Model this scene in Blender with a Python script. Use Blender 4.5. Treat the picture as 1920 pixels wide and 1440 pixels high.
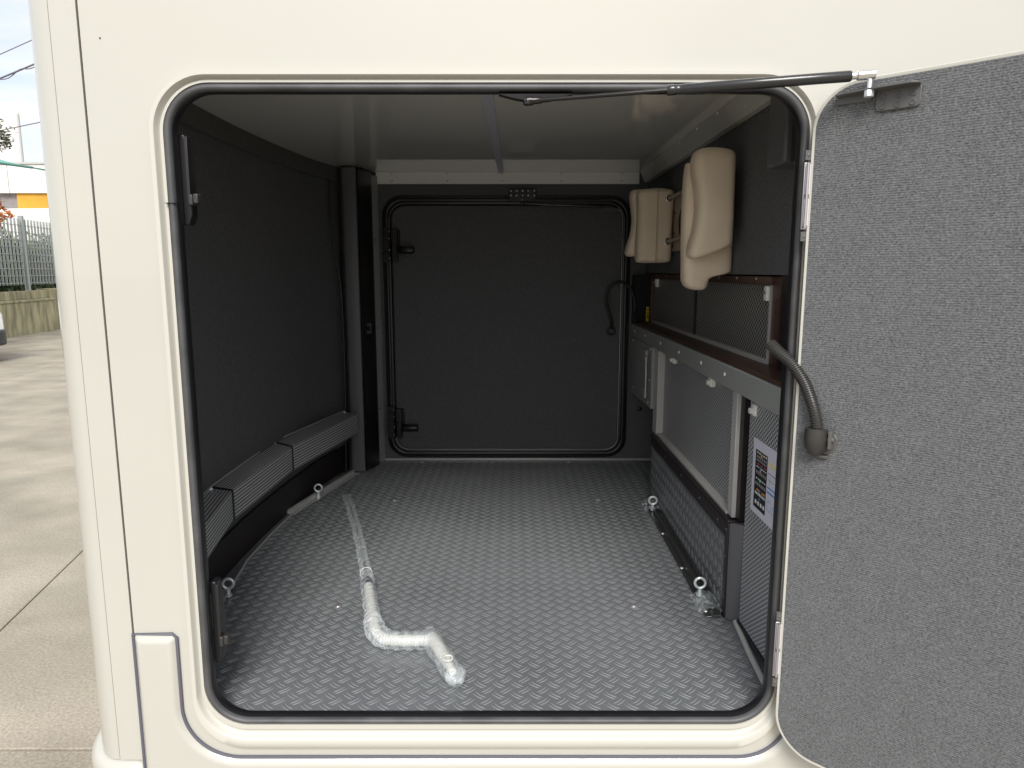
import bpy, math, random
from mathutils import Vector, Matrix
R = math.radians
random.seed(7)
S = bpy.context.scene
COL = S.collection
for o in list(bpy.data.objects):
    bpy.data.objects.remove(o)

# ------------------------------------------------------------------ camera, sky, sun, exposure
cam_d = bpy.data.cameras.new('camera'); cam = bpy.data.objects.new('camera', cam_d); COL.objects.link(cam)
S.camera = cam
cam.location = (0, -1.42, 1.57)
cam.rotation_euler = (R(90 - 9.07), 0, 0)
cam_d.sensor_width = 36; cam_d.lens = 36 * 1328 / 1920
cam_d.clip_start = .02; cam_d.clip_end = 500

SUN_EL, SUN_AZ = 42, 178          # azimuth measured clockwise from +y; 180 = straight behind the camera
w = bpy.data.worlds.new('World'); S.world = w; w.use_nodes = True
nt = w.node_tree; nt.nodes.clear()
N = nt.nodes.new; L = nt.links.new
out = N('ShaderNodeOutputWorld'); bg = N('ShaderNodeBackground'); bg.inputs[1].default_value = .15
sky = N('ShaderNodeTexSky'); sky.sky_type = 'NISHITA'; sky.sun_disc = False
sky.sun_elevation = R(SUN_EL); sky.sun_rotation = R(SUN_AZ); sky.air_density = 1.0; sky.dust_density = 2.0
tc = N('ShaderNodeTexCoord'); sx = N('ShaderNodeSeparateXYZ'); L(tc.outputs['Generated'], sx.inputs[0])
mz = N('ShaderNodeMath'); mz.operation = 'MAXIMUM'; mz.inputs[1].default_value = .06; L(sx.outputs[2], mz.inputs[0])
az = N('ShaderNodeMath'); az.operation = 'ADD'; az.inputs[1].default_value = .12; L(mz.outputs[0], az.inputs[0])
dx = N('ShaderNodeMath'); dx.operation = 'DIVIDE'; L(sx.outputs[0], dx.inputs[0]); L(az.outputs[0], dx.inputs[1])
dy = N('ShaderNodeMath'); dy.operation = 'DIVIDE'; L(sx.outputs[1], dy.inputs[0]); L(az.outputs[0], dy.inputs[1])
cx = N('ShaderNodeCombineXYZ'); L(dx.outputs[0], cx.inputs[0]); L(dy.outputs[0], cx.inputs[1])
nz = N('ShaderNodeTexNoise'); nz.inputs['Scale'].default_value = 1.1; nz.inputs['Detail'].default_value = 7
nz.inputs['Roughness'].default_value = .58; nz.inputs['Distortion'].default_value = .4
L(cx.outputs[0], nz.inputs['Vector'])
rp = N('ShaderNodeValToRGB'); rp.color_ramp.elements[0].position = .40; rp.color_ramp.elements[1].position = .60
rp.color_ramp.elements[0].color = (.50, .50, .50, 1); rp.color_ramp.elements[1].color = (1, 1, 1, 1)
L(nz.outputs['Fac'], rp.inputs[0])
mx = N('ShaderNodeMix'); mx.data_type = 'RGBA'
L(rp.outputs[0], mx.inputs[0]); L(sky.outputs[0], mx.inputs[6]); mx.inputs[7].default_value = (5.0, 5.05, 5.15, 1)
L(mx.outputs[2], bg.inputs[0]); L(bg.outputs[0], out.inputs[0])

sun_d = bpy.data.lights.new('sun', 'SUN'); sun = bpy.data.objects.new('sun', sun_d); COL.objects.link(sun)
sun_d.energy = 2.6; sun_d.angle = R(26); sun_d.color = (1, .97, .93)
el, azr = R(SUN_EL), R(SUN_AZ)
sdir = Vector((math.sin(azr) * math.cos(el), math.cos(azr) * math.cos(el), math.sin(el)))
sun.rotation_euler = sdir.to_track_quat('Z', 'Y').to_euler()
S.view_settings.view_transform = 'Standard'; S.view_settings.look = 'None'
S.view_settings.exposure = .5; S.view_settings.gamma = 1; S.view_settings.use_curve_mapping = False
S.render.engine = 'CYCLES'
S.cycles.max_bounces = 10; S.cycles.diffuse_bounces = 6; S.cycles.transparent_max_bounces = 24

# ------------------------------------------------------------------ mesh builder
class MB:
    def __init__(s): s.v = []; s.f = []
    def add(s, vs, fs, M=None):
        b = len(s.v)
        s.v += [tuple(M @ Vector(p)) if M else tuple(p) for p in vs]
        s.f += [tuple(i + b for i in f) for f in fs]
        return s
    def box(s, x0, x1, y0, y1, z0, z1, M=None):
        vs = [(x, y, z) for x in (x0, x1) for y in (y0, y1) for z in (z0, z1)]
        fs = [(0, 1, 3, 2), (4, 6, 7, 5), (0, 4, 5, 1), (2, 3, 7, 6), (0, 2, 6, 4), (1, 5, 7, 3)]
        return s.add(vs, fs, M)
    def tube(s, pts, r, n=12, caps=True, flat=1.0):
        pts = [Vector(p) for p in pts]
        rs = r if isinstance(r, (list, tuple)) else [r] * len(pts)
        T = []
        for i in range(len(pts)):
            a = pts[max(i - 1, 0)]; b = pts[min(i + 1, len(pts) - 1)]
            T.append((b - a).normalized())
        up = Vector((0, 0, 1)) if abs(T[0].z) < .9 else Vector((1, 0, 0))
        nrm = (up - T[0] * up.dot(T[0])).normalized()
        vs = []
        for i, p in enumerate(pts):
            nrm = (nrm - T[i] * nrm.dot(T[i])).normalized()
            bi = T[i].cross(nrm)
            for k in range(n):
                a = 2 * math.pi * k / n
                vs.append(p + (nrm * math.cos(a) * flat + bi * math.sin(a)) * rs[i])
        fs = [(i * n + k, i * n + (k + 1) % n, (i + 1) * n + (k + 1) % n, (i + 1) * n + k)
              for i in range(len(pts) - 1) for k in range(n)]
        if caps:
            fs.append(tuple(range(n - 1, -1, -1))); m = (len(pts) - 1) * n; fs.append(tuple(range(m, m + n)))
        return s.add(vs, fs)
    def torus(s, c, ax, r, t, n=28, m=10):
        ax = Vector(ax).normalized(); u = ax.orthogonal().normalized(); v = ax.cross(u); c = Vector(c); vs = []
        for i in range(n):
            a = 2 * math.pi * i / n; d = u * math.cos(a) + v * math.sin(a)
            for k in range(m):
                b = 2 * math.pi * k / m
                vs.append(c + d * (r + t * math.cos(b)) + ax * t * math.sin(b))
        return s.add(vs, [(i * m + k, ((i + 1) % n) * m + k, ((i + 1) % n) * m + (k + 1) % m, i * m + (k + 1) % m)
                          for i in range(n) for k in range(m)])
    def dome(s, c, ax, r, h, n=14, m=4, base=0.0):
        ax = Vector(ax).normalized(); u = ax.orthogonal().normalized(); v = ax.cross(u); c = Vector(c)
        vs = []; rings = [(r, -base)] + [(r * math.cos(math.pi / 2 * j / m), h * math.sin(math.pi / 2 * j / m)) for j in range(m)]
        for rr, hh in rings:
            for k in range(n):
                a = 2 * math.pi * k / n
                vs.append(c + (u * math.cos(a) + v * math.sin(a)) * rr + ax * hh)
        vs.append(c + ax * h); t = len(vs) - 1
        fs = [(i * n + k, i * n + (k + 1) % n, (i + 1) * n + (k + 1) % n, (i + 1) * n + k) for i in range(len(rings) - 1) for k in range(n)]
        q = (len(rings) - 1) * n
        fs += [(q + k, q + (k + 1) % n, t) for k in range(n)]
        return s.add(vs, fs)
    def prism(s, poly, a0, a1, ax='y', M=None):
        def p3(p, a):
            return {'y': (p[0], a, p[1]), 'x': (a, p[0], p[1]), 'z': (p[0], p[1], a)}[ax]
        n = len(poly)
        vs = [p3(p, a0) for p in poly] + [p3(p, a1) for p in poly]
        fs = [tuple(range(n)), tuple(range(2 * n - 1, n - 1, -1))] + [(i, i + n, (i + 1) % n + n, (i + 1) % n) for i in range(n)]
        return s.add(vs, fs, M)
    def bridge(s, loops, closed=True, M=None):
        n = len(loops[0]); vs = [p for l in loops for p in l]
        fs = [(i * n + k, i * n + (k + 1) % n, (i + 1) * n + (k + 1) % n, (i + 1) * n + k)
              for i in range(len(loops) - 1) for k in range(n if closed else n - 1)]
        return s.add(vs, fs, M)

def build(name, mb, mat, parent=None, smooth=40, bevel=0, seg=2, label=None, kind=None, subsurf=0):
    me = bpy.data.meshes.new(name); me.from_pydata([tuple(v) for v in mb.v], [], mb.f)
    import bmesh
    bm = bmesh.new(); bm.from_mesh(me); bmesh.ops.recalc_face_normals(bm, faces=bm.faces); bm.to_mesh(me); bm.free()
    me.materials.append(mat)
    if smooth:
        me.polygons.foreach_set('use_smooth', [True] * len(me.polygons)); me.set_sharp_from_angle(angle=R(smooth))
    o = bpy.data.objects.new(name, me); COL.objects.link(o)
    if parent: o.parent = parent
    if bevel:
        m = o.modifiers.new('bevel', 'BEVEL'); m.width = bevel; m.segments = seg; m.limit_method = 'ANGLE'; m.angle_limit = R(35)
        m.harden_normals = False
    if subsurf:
        m = o.modifiers.new('sub', 'SUBSURF'); m.levels = subsurf; m.render_levels = subsurf
    if label: o['label'] = label
    if kind: o['kind'] = kind
    return o

def thing(name, label, cat, loc=(0, 0, 0), group=None):
    o = bpy.data.objects.new(name, None); COL.objects.link(o); o.location = loc; o.empty_display_size = .1
    o['label'] = label; o['category'] = cat
    if group: o['group'] = group
    return o
def tag(o, label, cat, group=None):
    o['label'] = label; o['category'] = cat
    if group: o['group'] = group
    return o
def shift(mb, off):
    mb.v = [(a - off[0], b - off[1], c - off[2]) for a, b, c in mb.v]; return mb

def rrect(x0, x1, z0, z1, r, y=None, n=10):
    """closed rounded rectangle in x/z, 4*(n+1) points; with y given returns 3d points"""
    r = max(r, 1e-4); P = []
    for cx_, cz_, a0 in ((x1 - r, z1 - r, 0), (x0 + r, z1 - r, 90), (x0 + r, z0 + r, 180), (x1 - r, z0 + r, 270)):
        for k in range(n + 1):
            a = R(a0 + 90 * k / n); P.append((cx_ + r * math.cos(a), cz_ + r * math.sin(a)))
    return P if y is None else [(p[0], y, p[1]) for p in P]

# ------------------------------------------------------------------ materials
def mat(name, color, rough=.5, metal=0, spec=.5, coat=0, coat_rough=.03, bump=0, bscale=300, vary=0, vscale=5, stretch=None,
        noise_rough=0, transmission=0, bdetail=2, vary_detail=4, vary_lo=None):
    m = bpy.data.materials.new(name); m.use_nodes = True; t = m.node_tree; b = t.nodes['Principled BSDF']
    b.inputs['Base Color'].default_value = (*color, 1); b.inputs['Roughness'].default_value = rough
    b.inputs['Metallic'].default_value = metal; b.inputs['Specular IOR Level'].default_value = spec
    b.inputs['Coat Weight'].default_value = coat; b.inputs['Coat Roughness'].default_value = coat_rough
    b.inputs['Transmission Weight'].default_value = transmission
    c = t.nodes.new('ShaderNodeTexCoord'); mp = t.nodes.new('ShaderNodeMapping'); t.links.new(c.outputs['Object'], mp.inputs[0])
    if stretch: mp.inputs['Scale'].default_value = stretch
    if bump:
        n_ = t.nodes.new('ShaderNodeTexNoise'); n_.inputs['Scale'].default_value = bscale; n_.inputs['Detail'].default_value = bdetail
        t.links.new(mp.outputs[0], n_.inputs['Vector'])
        bp = t.nodes.new('ShaderNodeBump'); bp.inputs['Strength'].default_value = bump; bp.inputs['Distance'].default_value = .002
        t.links.new(n_.outputs['Fac'], bp.inputs['Height']); t.links.new(bp.outputs[0], b.inputs['Normal'])
    if vary:
        n2 = t.nodes.new('ShaderNodeTexNoise'); n2.inputs['Scale'].default_value = vscale; n2.inputs['Detail'].default_value = vary_detail
        t.links.new(mp.outputs[0], n2.inputs['Vector'])
        r_ = t.nodes.new('ShaderNodeValToRGB'); e = r_.color_ramp.elements; e[0].position = .32; e[1].position = .68
        lo = [x * (1 - vary) for x in color] if vary_lo is None else vary_lo
        e[0].color = (*lo, 1); e[1].color = (*[min(1, x * (1 + vary)) for x in color], 1)
        t.links.new(n2.outputs['Fac'], r_.inputs[0]); t.links.new(r_.outputs[0], b.inputs['Base Color'])
        if noise_rough:
            mr = t.nodes.new('ShaderNodeMapRange'); mr.inputs[3].default_value = rough - noise_rough; mr.inputs[4].default_value = rough + noise_rough
            t.links.new(n2.outputs['Fac'], mr.inputs[0]); t.links.new(mr.outputs[0], b.inputs['Roughness'])
    return m

def mathn(t, op, a, b=None, c=None):
    n_ = t.nodes.new('ShaderNodeMath'); n_.operation = op
    for i, q in enumerate((a, b, c)):
        if q is None: continue
        if isinstance(q, (int, float)): n_.inputs[i].default_value = q
        else: t.links.new(q, n_.inputs[i])
    return n_.outputs[0]

CREAM = (.49, .48, .428)
M_body = mat('cream_paint', CREAM, rough=.28, coat=.6, coat_rough=.04, bump=.02, bscale=5, vary=.025, vscale=1.5)
M_frame = mat('cream_plastic', (.52, .508, .455), rough=.4, coat=.2, coat_rough=.15, bump=.01, bscale=40)
M_rubber = mat('rubber_seal', (.07, .07, .073), rough=.5, bump=.05, bscale=90, vary=.25, vscale=14)
M_greyseal = mat('grey_seal', (.10, .10, .125), rough=.5)
M_black = mat('black_plastic', (.012, .012, .014), rough=.33, bump=.05, bscale=400)
M_blackm = mat('black_powder_coat', (.02, .014, .016), rough=.42, bump=.1, bscale=700)
M_column = mat('anthracite_plastic', (.10, .10, .107), rough=.42, bump=.08, bscale=600)
M_alu = mat('aluminium', (.58, .58, .57), rough=.36, metal=.4, bump=.03, bscale=60, stretch=(1, .1, 1))
M_zinc = mat('zinc_plated_steel', (.80, .86, .88), rough=.3, metal=.6, bump=.04, bscale=120)
M_steel = mat('stainless_hinge', (.50, .48, .50), rough=.3, metal=.75)
M_greymetal = mat('grey_painted_steel', (.30, .315, .305), rough=.42, bump=.04, bscale=500, vary=.05)
M_cornice = mat('grey_cornice_metal', (.50, .50, .47), rough=.4, bump=.03, bscale=300)
M_white = mat('white_strip', (.90, .89, .85), rough=.4)
M_ceil = mat('gloss_ceiling', (.86, .85, .80), rough=.045, spec=.9, coat=.6, coat_rough=.02, bump=.004, bscale=5)
M_brown = mat('dark_brown_laminate', (.075, .038, .028), rough=.38, vary=.3, vscale=30, stretch=(1, .08, 8))
M_lightframe = mat('light_grey_frame', (.50, .49, .47), rough=.4)
M_clip = mat('white_clip', (.85, .84, .80), rough=.35)
M_leather = mat('cream_leather', (.84, .71, .55), rough=.48, bump=.25, bscale=420, vary=.04, vscale=9)
M_thread = mat('seam_thread', (.50, .385, .27), rough=.7)
M_beigemetal = mat('beige_bracket', (.33, .275, .22), rough=.4)
M_chrome = mat('chrome', (.8, .8, .8), rough=.1, metal=1)
M_rod = mat('black_rod', (.03, .028, .028), rough=.18, metal=.6)
M_cyl = mat('black_cylinder', (.018, .018, .019), rough=.25, coat=.3)
M_bracket = mat('grey_bracket', (.10, .098, .095), rough=.45, bump=.05, bscale=500)
M_hose = mat('grey_hose', (.038, .036, .034), rough=.36)
M_cable = mat('cable_black', (.02, .02, .02), rough=.4)
M_yellow = mat('yellow_label', (.65, .48, .02), rough=.5)
M_paper = mat('paper', (.72, .71, .82), rough=.6)
M_cream_tube = mat('cream_tube', (.62, .61, .56), rough=.3)
M_felt = mat('black_felt', (.125, .127, .134), rough=.95, spec=.15, bump=.9, bscale=500, vary=.26, vscale=220, bdetail=3)
M_felt2 = mat('black_felt_strip', (.115, .112, .108), rough=.95, spec=.15, bump=.9, bscale=700, vary=.4, vscale=420)
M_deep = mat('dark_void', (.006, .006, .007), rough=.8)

def mat_carpet():
    m = bpy.data.materials.new('grey_door_carpet'); m.use_nodes = True; t = m.node_tree; b = t.nodes['Principled BSDF']
    b.inputs['Roughness'].default_value = .95; b.inputs['Specular IOR Level'].default_value = .15
    b.inputs['Sheen Weight'].default_value = .15
    c = t.nodes.new('ShaderNodeTexCoord')
    mp = t.nodes.new('ShaderNodeMapping'); mp.inputs['Scale'].default_value = (230, 230, 320); t.links.new(c.outputs['Object'], mp.inputs[0])
    n1 = t.nodes.new('ShaderNodeTexNoise'); n1.inputs['Scale'].default_value = 1; n1.inputs['Detail'].default_value = 5; n1.inputs['Roughness'].default_value = .75
    t.links.new(mp.outputs[0], n1.inputs['Vector'])
    n2 = t.nodes.new('ShaderNodeTexNoise'); n2.inputs['Scale'].default_value = 22; n2.inputs['Detail'].default_value = 4; t.links.new(c.outputs['Object'], n2.inputs['Vector'])
    # rows of the needle felt
    sp = t.nodes.new('ShaderNodeSeparateXYZ'); t.links.new(c.outputs['Object'], sp.inputs[0])
    row = mathn(t, 'SINE', mathn(t, 'MULTIPLY', sp.outputs[2], 2 * math.pi / .0042))
    f = mathn(t, 'ADD', mathn(t, 'MULTIPLY', n1.outputs['Fac'], 1.0), mathn(t, 'MULTIPLY', row, .055))
    f = mathn(t, 'ADD', f, mathn(t, 'MULTIPLY', mathn(t, 'SUBTRACT', n2.outputs['Fac'], .5), .07))
    r_ = t.nodes.new('ShaderNodeValToRGB'); e = r_.color_ramp.elements; e[0].position = .30; e[1].position = .72
    e[0].color = (.046, .048, .049, 1); e[1].color = (.220, .226, .233, 1); t.links.new(f, r_.inputs[0]); t.links.new(r_.outputs[0], b.inputs['Base Color'])
    bp = t.nodes.new('ShaderNodeBump'); bp.inputs['Strength'].default_value = .8; bp.inputs['Distance'].default_value = .002
    t.links.new(f, bp.inputs['Height']); t.links.new(bp.outputs[0], b.inputs['Normal'])
    return m
M_carpet = mat_carpet()

def mat_mesh(name, hole, wire, p, metal, rough, axis=1):
    """punched sheet: staggered dots in y/z (object space)"""
    m = bpy.data.materials.new(name); m.use_nodes = True; t = m.node_tree; b = t.nodes['Principled BSDF']
    c = t.nodes.new('ShaderNodeTexCoord'); sp = t.nodes.new('ShaderNodeSeparateXYZ'); t.links.new(c.outputs['Object'], sp.inputs[0])
    y = mathn(t, 'MULTIPLY', sp.outputs[axis], math.pi / p); z = mathn(t, 'MULTIPLY', sp.outputs[2], math.pi / (p * .75))
    s1 = mathn(t, 'SINE', mathn(t, 'ADD', y, z)); s2 = mathn(t, 'SINE', mathn(t, 'SUBTRACT', y, z))
    f = mathn(t, 'ABSOLUTE', mathn(t, 'MULTIPLY', s1, s2))
    r_ = t.nodes.new('ShaderNodeValToRGB'); e = r_.color_ramp.elements; e[0].position = .22; e[1].position = .42
    e[0].color = (*wire, 1); e[1].color = (*hole, 1); t.links.new(f, r_.inputs[0]); t.links.new(r_.outputs[0], b.inputs['Base Color'])
    b.inputs['Roughness'].default_value = rough; b.inputs['Metallic'].default_value = metal
    bp = t.nodes.new('ShaderNodeBump'); bp.inputs['Strength'].default_value = .7; bp.inputs['Distance'].default_value = .002; bp.invert = True
    t.links.new(f, bp.inputs['Height']); t.links.new(bp.outputs[0], b.inputs['Normal'])
    return m
M_mesh_low = mat_mesh('light_metal_mesh', (.10, .103, .11), (.62, .63, .65), .017, .1, .35)
M_mesh_up = mat_mesh('black_metal_mesh', (.014, .014, .015), (.42, .415, .40), .021, .1, .35)

def mat_ribbed():
    m = bpy.data.materials.new('ribbed_aluminium'); m.use_nodes = True; t = m.node_tree; b = t.nodes['Principled BSDF']
    b.inputs['Metallic'].default_value = .35; b.inputs['Roughness'].default_value = .38
    c = t.nodes.new('ShaderNodeTexCoord'); sp = t.nodes.new('ShaderNodeSeparateXYZ'); t.links.new(c.outputs['Object'], sp.inputs[0])
    q = mathn(t, 'ADD', sp.outputs[1], sp.outputs[2])
    s1 = mathn(t, 'SINE', mathn(t, 'MULTIPLY', q, 2 * math.pi / .0108))
    s2 = mathn(t, 'SINE', mathn(t, 'MULTIPLY', sp.outputs[0], 2 * math.pi / .0090))
    f = mathn(t, 'ADD', mathn(t, 'MULTIPLY', s1, .5), mathn(t, 'MULTIPLY', s2, .16))
    r_ = t.nodes.new('ShaderNodeValToRGB'); e = r_.color_ramp.elements; e[0].position = .0; e[1].position = .55
    e[0].color = (.17, .17, .175, 1); e[1].color = (.85, .85, .86, 1); t.links.new(mathn(t, 'ADD', f, .1), r_.inputs[0]); t.links.new(r_.outputs[0], b.inputs['Base Color'])
    bp = t.nodes.new('ShaderNodeBump'); bp.inputs['Strength'].default_value = .8; bp.inputs['Distance'].default_value = .0015
    t.links.new(f, bp.inputs['Height']); t.links.new(bp.outputs[0], b.inputs['Normal'])
    return m
M_ribbed = mat_ribbed()

def mat_floor():
    m = mat('tread_vinyl', (.150, .159, .167), rough=.24, spec=.5, bump=.05, bscale=160, vary=.12, vscale=3, noise_rough=.10)
    return m
M_floor = mat_floor()
M_tread = mat('tread_ridge_vinyl', (.20, .208, .215), rough=.14, spec=1.0)

def mat_wrap():
    m = bpy.data.materials.new('crumpled_clear_film'); m.use_nodes = True; t = m.node_tree; b = t.nodes['Principled BSDF']
    b.inputs['Base Color'].default_value = (.80, .86, .88, 1); b.inputs['Roughness'].default_value = .18
    b.inputs['Specular IOR Level'].default_value = .9
    c = t.nodes.new('ShaderNodeTexCoord')
    n1 = t.nodes.new('ShaderNodeTexNoise'); n1.inputs['Scale'].default_value = 26; n1.inputs['Detail'].default_value = 3; n1.inputs['Distortion'].default_value = 1.8
    t.links.new(c.outputs['Object'], n1.inputs['Vector'])
    mr = t.nodes.new('ShaderNodeMapRange'); mr.inputs[1].default_value = .40; mr.inputs[2].default_value = .72; mr.inputs[3].default_value = .16; mr.inputs[4].default_value = .50
    t.links.new(n1.outputs['Fac'], mr.inputs[0]); t.links.new(mr.outputs[0], b.inputs['Alpha'])
    bp = t.nodes.new('ShaderNodeBump'); bp.inputs['Strength'].default_value = 1; bp.inputs['Distance'].default_value = .006
    t.links.new(n1.outputs['Fac'], bp.inputs['Height']); t.links.new(bp.outputs[0], b.inputs['Normal'])
    return m
M_wrap = mat_wrap()

# ================================================================== SETTING: ground
M_concrete = mat('yard_concrete', (.37, .33, .275), rough=.85, bump=.5, bscale=140, vary=.20, vscale=1.7, bdetail=6, vary_detail=9)
def concrete_detail(m):
    t = m.node_tree; b = t.nodes['Principled BSDF']
    src = b.inputs['Base Color'].links[0].from_socket
    c = t.nodes.new('ShaderNodeTexCoord'); n_ = t.nodes.new('ShaderNodeTexNoise'); n_.inputs['Scale'].default_value = 95; n_.inputs['Detail'].default_value = 3
    geo = t.nodes.new('ShaderNodeNewGeometry'); t.links.new(geo.outputs['Position'], n_.inputs['Vector'])
    r_ = t.nodes.new('ShaderNodeValToRGB'); e = r_.color_ramp.elements; e[0].position = .3; e[1].position = .7; e[0].color = (.72, .72, .72, 1); e[1].color = (1.12, 1.12, 1.12, 1)
    t.links.new(n_.outputs['Fac'], r_.inputs[0])
    # long pale scrape marks and greenish stains
    mp = t.nodes.new('ShaderNodeMapping'); mp.inputs['Scale'].default_value = (.5, 1.0, 1); mp.inputs['Rotation'].default_value = (0, 0, R(12)); t.links.new(geo.outputs['Position'], mp.inputs[0])
    n3 = t.nodes.new('ShaderNodeTexNoise'); n3.inputs['Scale'].default_value = 1.3; n3.inputs['Detail'].default_value = 8; t.links.new(mp.outputs[0], n3.inputs['Vector'])
    r3 = t.nodes.new('ShaderNodeValToRGB'); e = r3.color_ramp.elements; e[0].position = .38; e[1].position = .62; e[0].color = (.88, .89, .83, 1); e[1].color = (1.07, 1.05, 1.0, 1)
    t.links.new(n3.outputs['Fac'], r3.inputs[0])
    a = t.nodes.new('ShaderNodeMix'); a.data_type = 'RGBA'; a.blend_type = 'MULTIPLY'; a.inputs[0].default_value = 1
    t.links.new(src, a.inputs[6]); t.links.new(r_.outputs[0], a.inputs[7])
    a2 = t.nodes.new('ShaderNodeMix'); a2.data_type = 'RGBA'; a2.blend_type = 'MULTIPLY'; a2.inputs[0].default_value = 1
    t.links.new(a.outputs[2], a2.inputs[6]); t.links.new(r3.outputs[0], a2.inputs[7])
    t.links.new(a2.outputs[2], b.inputs['Base Color'])
concrete_detail(M_concrete)
ground = build('ground', MB().add([(-220, -220, -.03), (220, -220, -.03), (220, 220, -.03), (-220, 220, -.03)], [(0, 1, 2, 3)]),
               mat('joint_dirt', (.10, .088, .07), rough=.95, bump=.4, bscale=40, vary=.2, vscale=2), kind='structure')
rows = [-12.4, -9.1, -5.85, -2.58, .713, 4.0, 7.545, 11.0, 14.4, 17.8, 21.2]
def colx(k, y): return -1.97 - .196 * y + k * 3.7
for j in range(len(rows) - 1):
    for k in range(-5, 5):
        g = .0045; y0, y1 = rows[j] + g, rows[j + 1] - g
        p = [(colx(k, y0) + g, y0), (colx(k + 1, y0) - g, y0), (colx(k + 1, y1) - g, y1), (colx(k, y1) + g, y1)]
        build('concrete_slab', MB().prism(p, -.035, random.uniform(-.002, .002), 'z'), M_concrete, ground, bevel=.004)

# ================================================================== BACKGROUND
# boundary wall: plinth running away to the right, then a second leg further back
wd = Vector((-12.29 + 11.93, 17.7 - 15.0, 0)).normalized()
M_moss = mat('mossy_concrete', (.34, .31, .19), rough=.95, bump=.9, bscale=30, vary=.45, vscale=2.4, stretch=(3, 3, .6), vary_detail=9)
bw = thing('boundary_wall', 'mossy stained concrete boundary wall with a ledge, under the grey fence', 'wall', (-11.93, 15.0, 0))
def wall_leg(a, b, z, th, off=0):
    a = Vector(a); b = Vector(b); d = (b - a).normalized(); n_ = Vector((-d.y, d.x)) * -1
    if n_.x > 0: n_ = -n_
    p = [a - n_ * off, b - n_ * off, b + n_ * th, a + n_ * th]
    return [(q.x + 11.93, q.y - 15.0) for q in p]
A = (-11.2, 9.5); B_ = (-12.30, 17.75)
build('wall_base', MB().prism(wall_leg(A, B_, 0, .35), -.03, .80, 'z'), M_moss, bw, bevel=.02)
build('ledge', MB().prism(wall_leg(A, B_, 0, .35, .03), .80, .86, 'z'), M_moss, bw, bevel=.015)
build('upper_wall', MB().prism(wall_leg((A[0] - .14, A[1]), (B_[0] - .14, B_[1]), 0, .2), .86, 1.07, 'z'), M_moss, bw, bevel=.015)
C_ = (-12.9, 21.5)
build('wall_pier', MB().prism(wall_leg((-12.36, 17.75), C_, 0, .4), -.03, 1.10, 'z'), M_moss, bw, bevel=.02)

# fence on the wall
M_fence = mat('galvanised_fence', (.34, .37, .36), rough=.5, metal=.3)
fn = thing('metal_fence', 'galvanised grey grating fence standing on the mossy wall before the hedge', 'fence', (0, 0, 0))
fa = Vector((-11.42, 9.8, 0)); fb = Vector((-12.95, 20.6, 0)); fd = (fb - fa).normalized(); fL = (fb - fa).length
Mf = Matrix.Translation(fa) @ Matrix.Rotation(math.atan2(fd.y, fd.x), 4, 'Z')
mb = MB(); n = int(fL / .16)
for i in range(n):
    mb.box(i * .16, i * .16 + .03, -.018, .018, 1.22, 2.87, Mf)
build('vertical_bar', mb, M_fence, fn, smooth=0, kind='stuff')
mb = MB()
for k in range(9):
    mb.box(0, fL, -.008, .008, 1.26 + k * .18, 1.275 + k * .18, Mf)
build('horizontal_rod', mb, M_fence, fn, smooth=0, kind='stuff')
for t_ in (2.2, 4.7, 7.2, 9.75):
    build('fence_post', MB().box(t_ - .05, t_ + .05, -.05, .05, 1.0, 2.95, Mf), M_fence, fn, bevel=.006)

def leaves(mb, c, rad, n, size, flatz=1.0, shell=.0):
    for _ in range(n):
        while True:
            d = Vector((random.uniform(-1, 1), random.uniform(-1, 1), random.uniform(-1, 1)))
            if shell < d.length < 1: break
        p = Vector(c) + Vector((d.x * rad[0], d.y * rad[1], d.z * rad[2]))
        u = Vector((random.gauss(0, 1), random.gauss(0, 1), random.gauss(0, .6))).normalized(); v = u.orthogonal().normalized()
        v = (Matrix.Rotation(random.uniform(0, 6.28), 3, u) @ v)
        s_ = size * random.uniform(.6, 1.4)
        mb.add([p - u * s_, p - v * s_ * .45, p + u * s_, p + v * s_ * .45], [(0, 1, 2, 3)])
def leafmat(name, a, b_):
    m = mat(name, a, rough=.6, spec=.3); t = m.node_tree; b = t.nodes['Principled BSDF']
    g = t.nodes.new('ShaderNodeNewGeometry'); r_ = t.nodes.new('ShaderNodeValToRGB'); e = r_.color_ramp.elements
    e[0].color = (*a, 1); e[1].color = (*b_, 1); t.links.new(g.outputs['Random Per Island'], r_.inputs[0]); t.links.new(r_.outputs[0], b.inputs['Base Color'])
    return m
# hedge behind the fence
hd = thing('hedge', 'dense green clipped hedge growing behind the grating fence', 'hedge', (0, 0, 0))
M_hedge = leafmat('hedge_leaf', (.07, .10, .045), (.20, .24, .12))
mb = MB()
for i in range(9000):
    t_ = random.uniform(-.2, fL + .6); y_ = random.uniform(.25, .55) if random.random() < .7 else random.uniform(.55, 1.2)
    z_ = random.uniform(.9, 2.42 + .16 * math.sin(t_ * 2.1) + random.uniform(0, .14))
    p = Mf @ Vector((t_, y_, z_)); u = Vector((random.gauss(0, 1), random.gauss(0, 1), random.gauss(0, 1))).normalized(); v = u.orthogonal().normalized(); s_ = random.uniform(.03, .07)
    mb.add([p - u * s_, p - v * s_ * .6, p + u * s_, p + v * s_ * .6], [(0, 1, 2, 3)])
build('foliage', mb, M_hedge, hd, smooth=0)
build('hedge_core', MB().box(0, fL, .5, 1.0, .3, 2.3, Mf), mat('hedge_inside', (.02, .028, .012), rough=1), hd, smooth=0)

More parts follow.
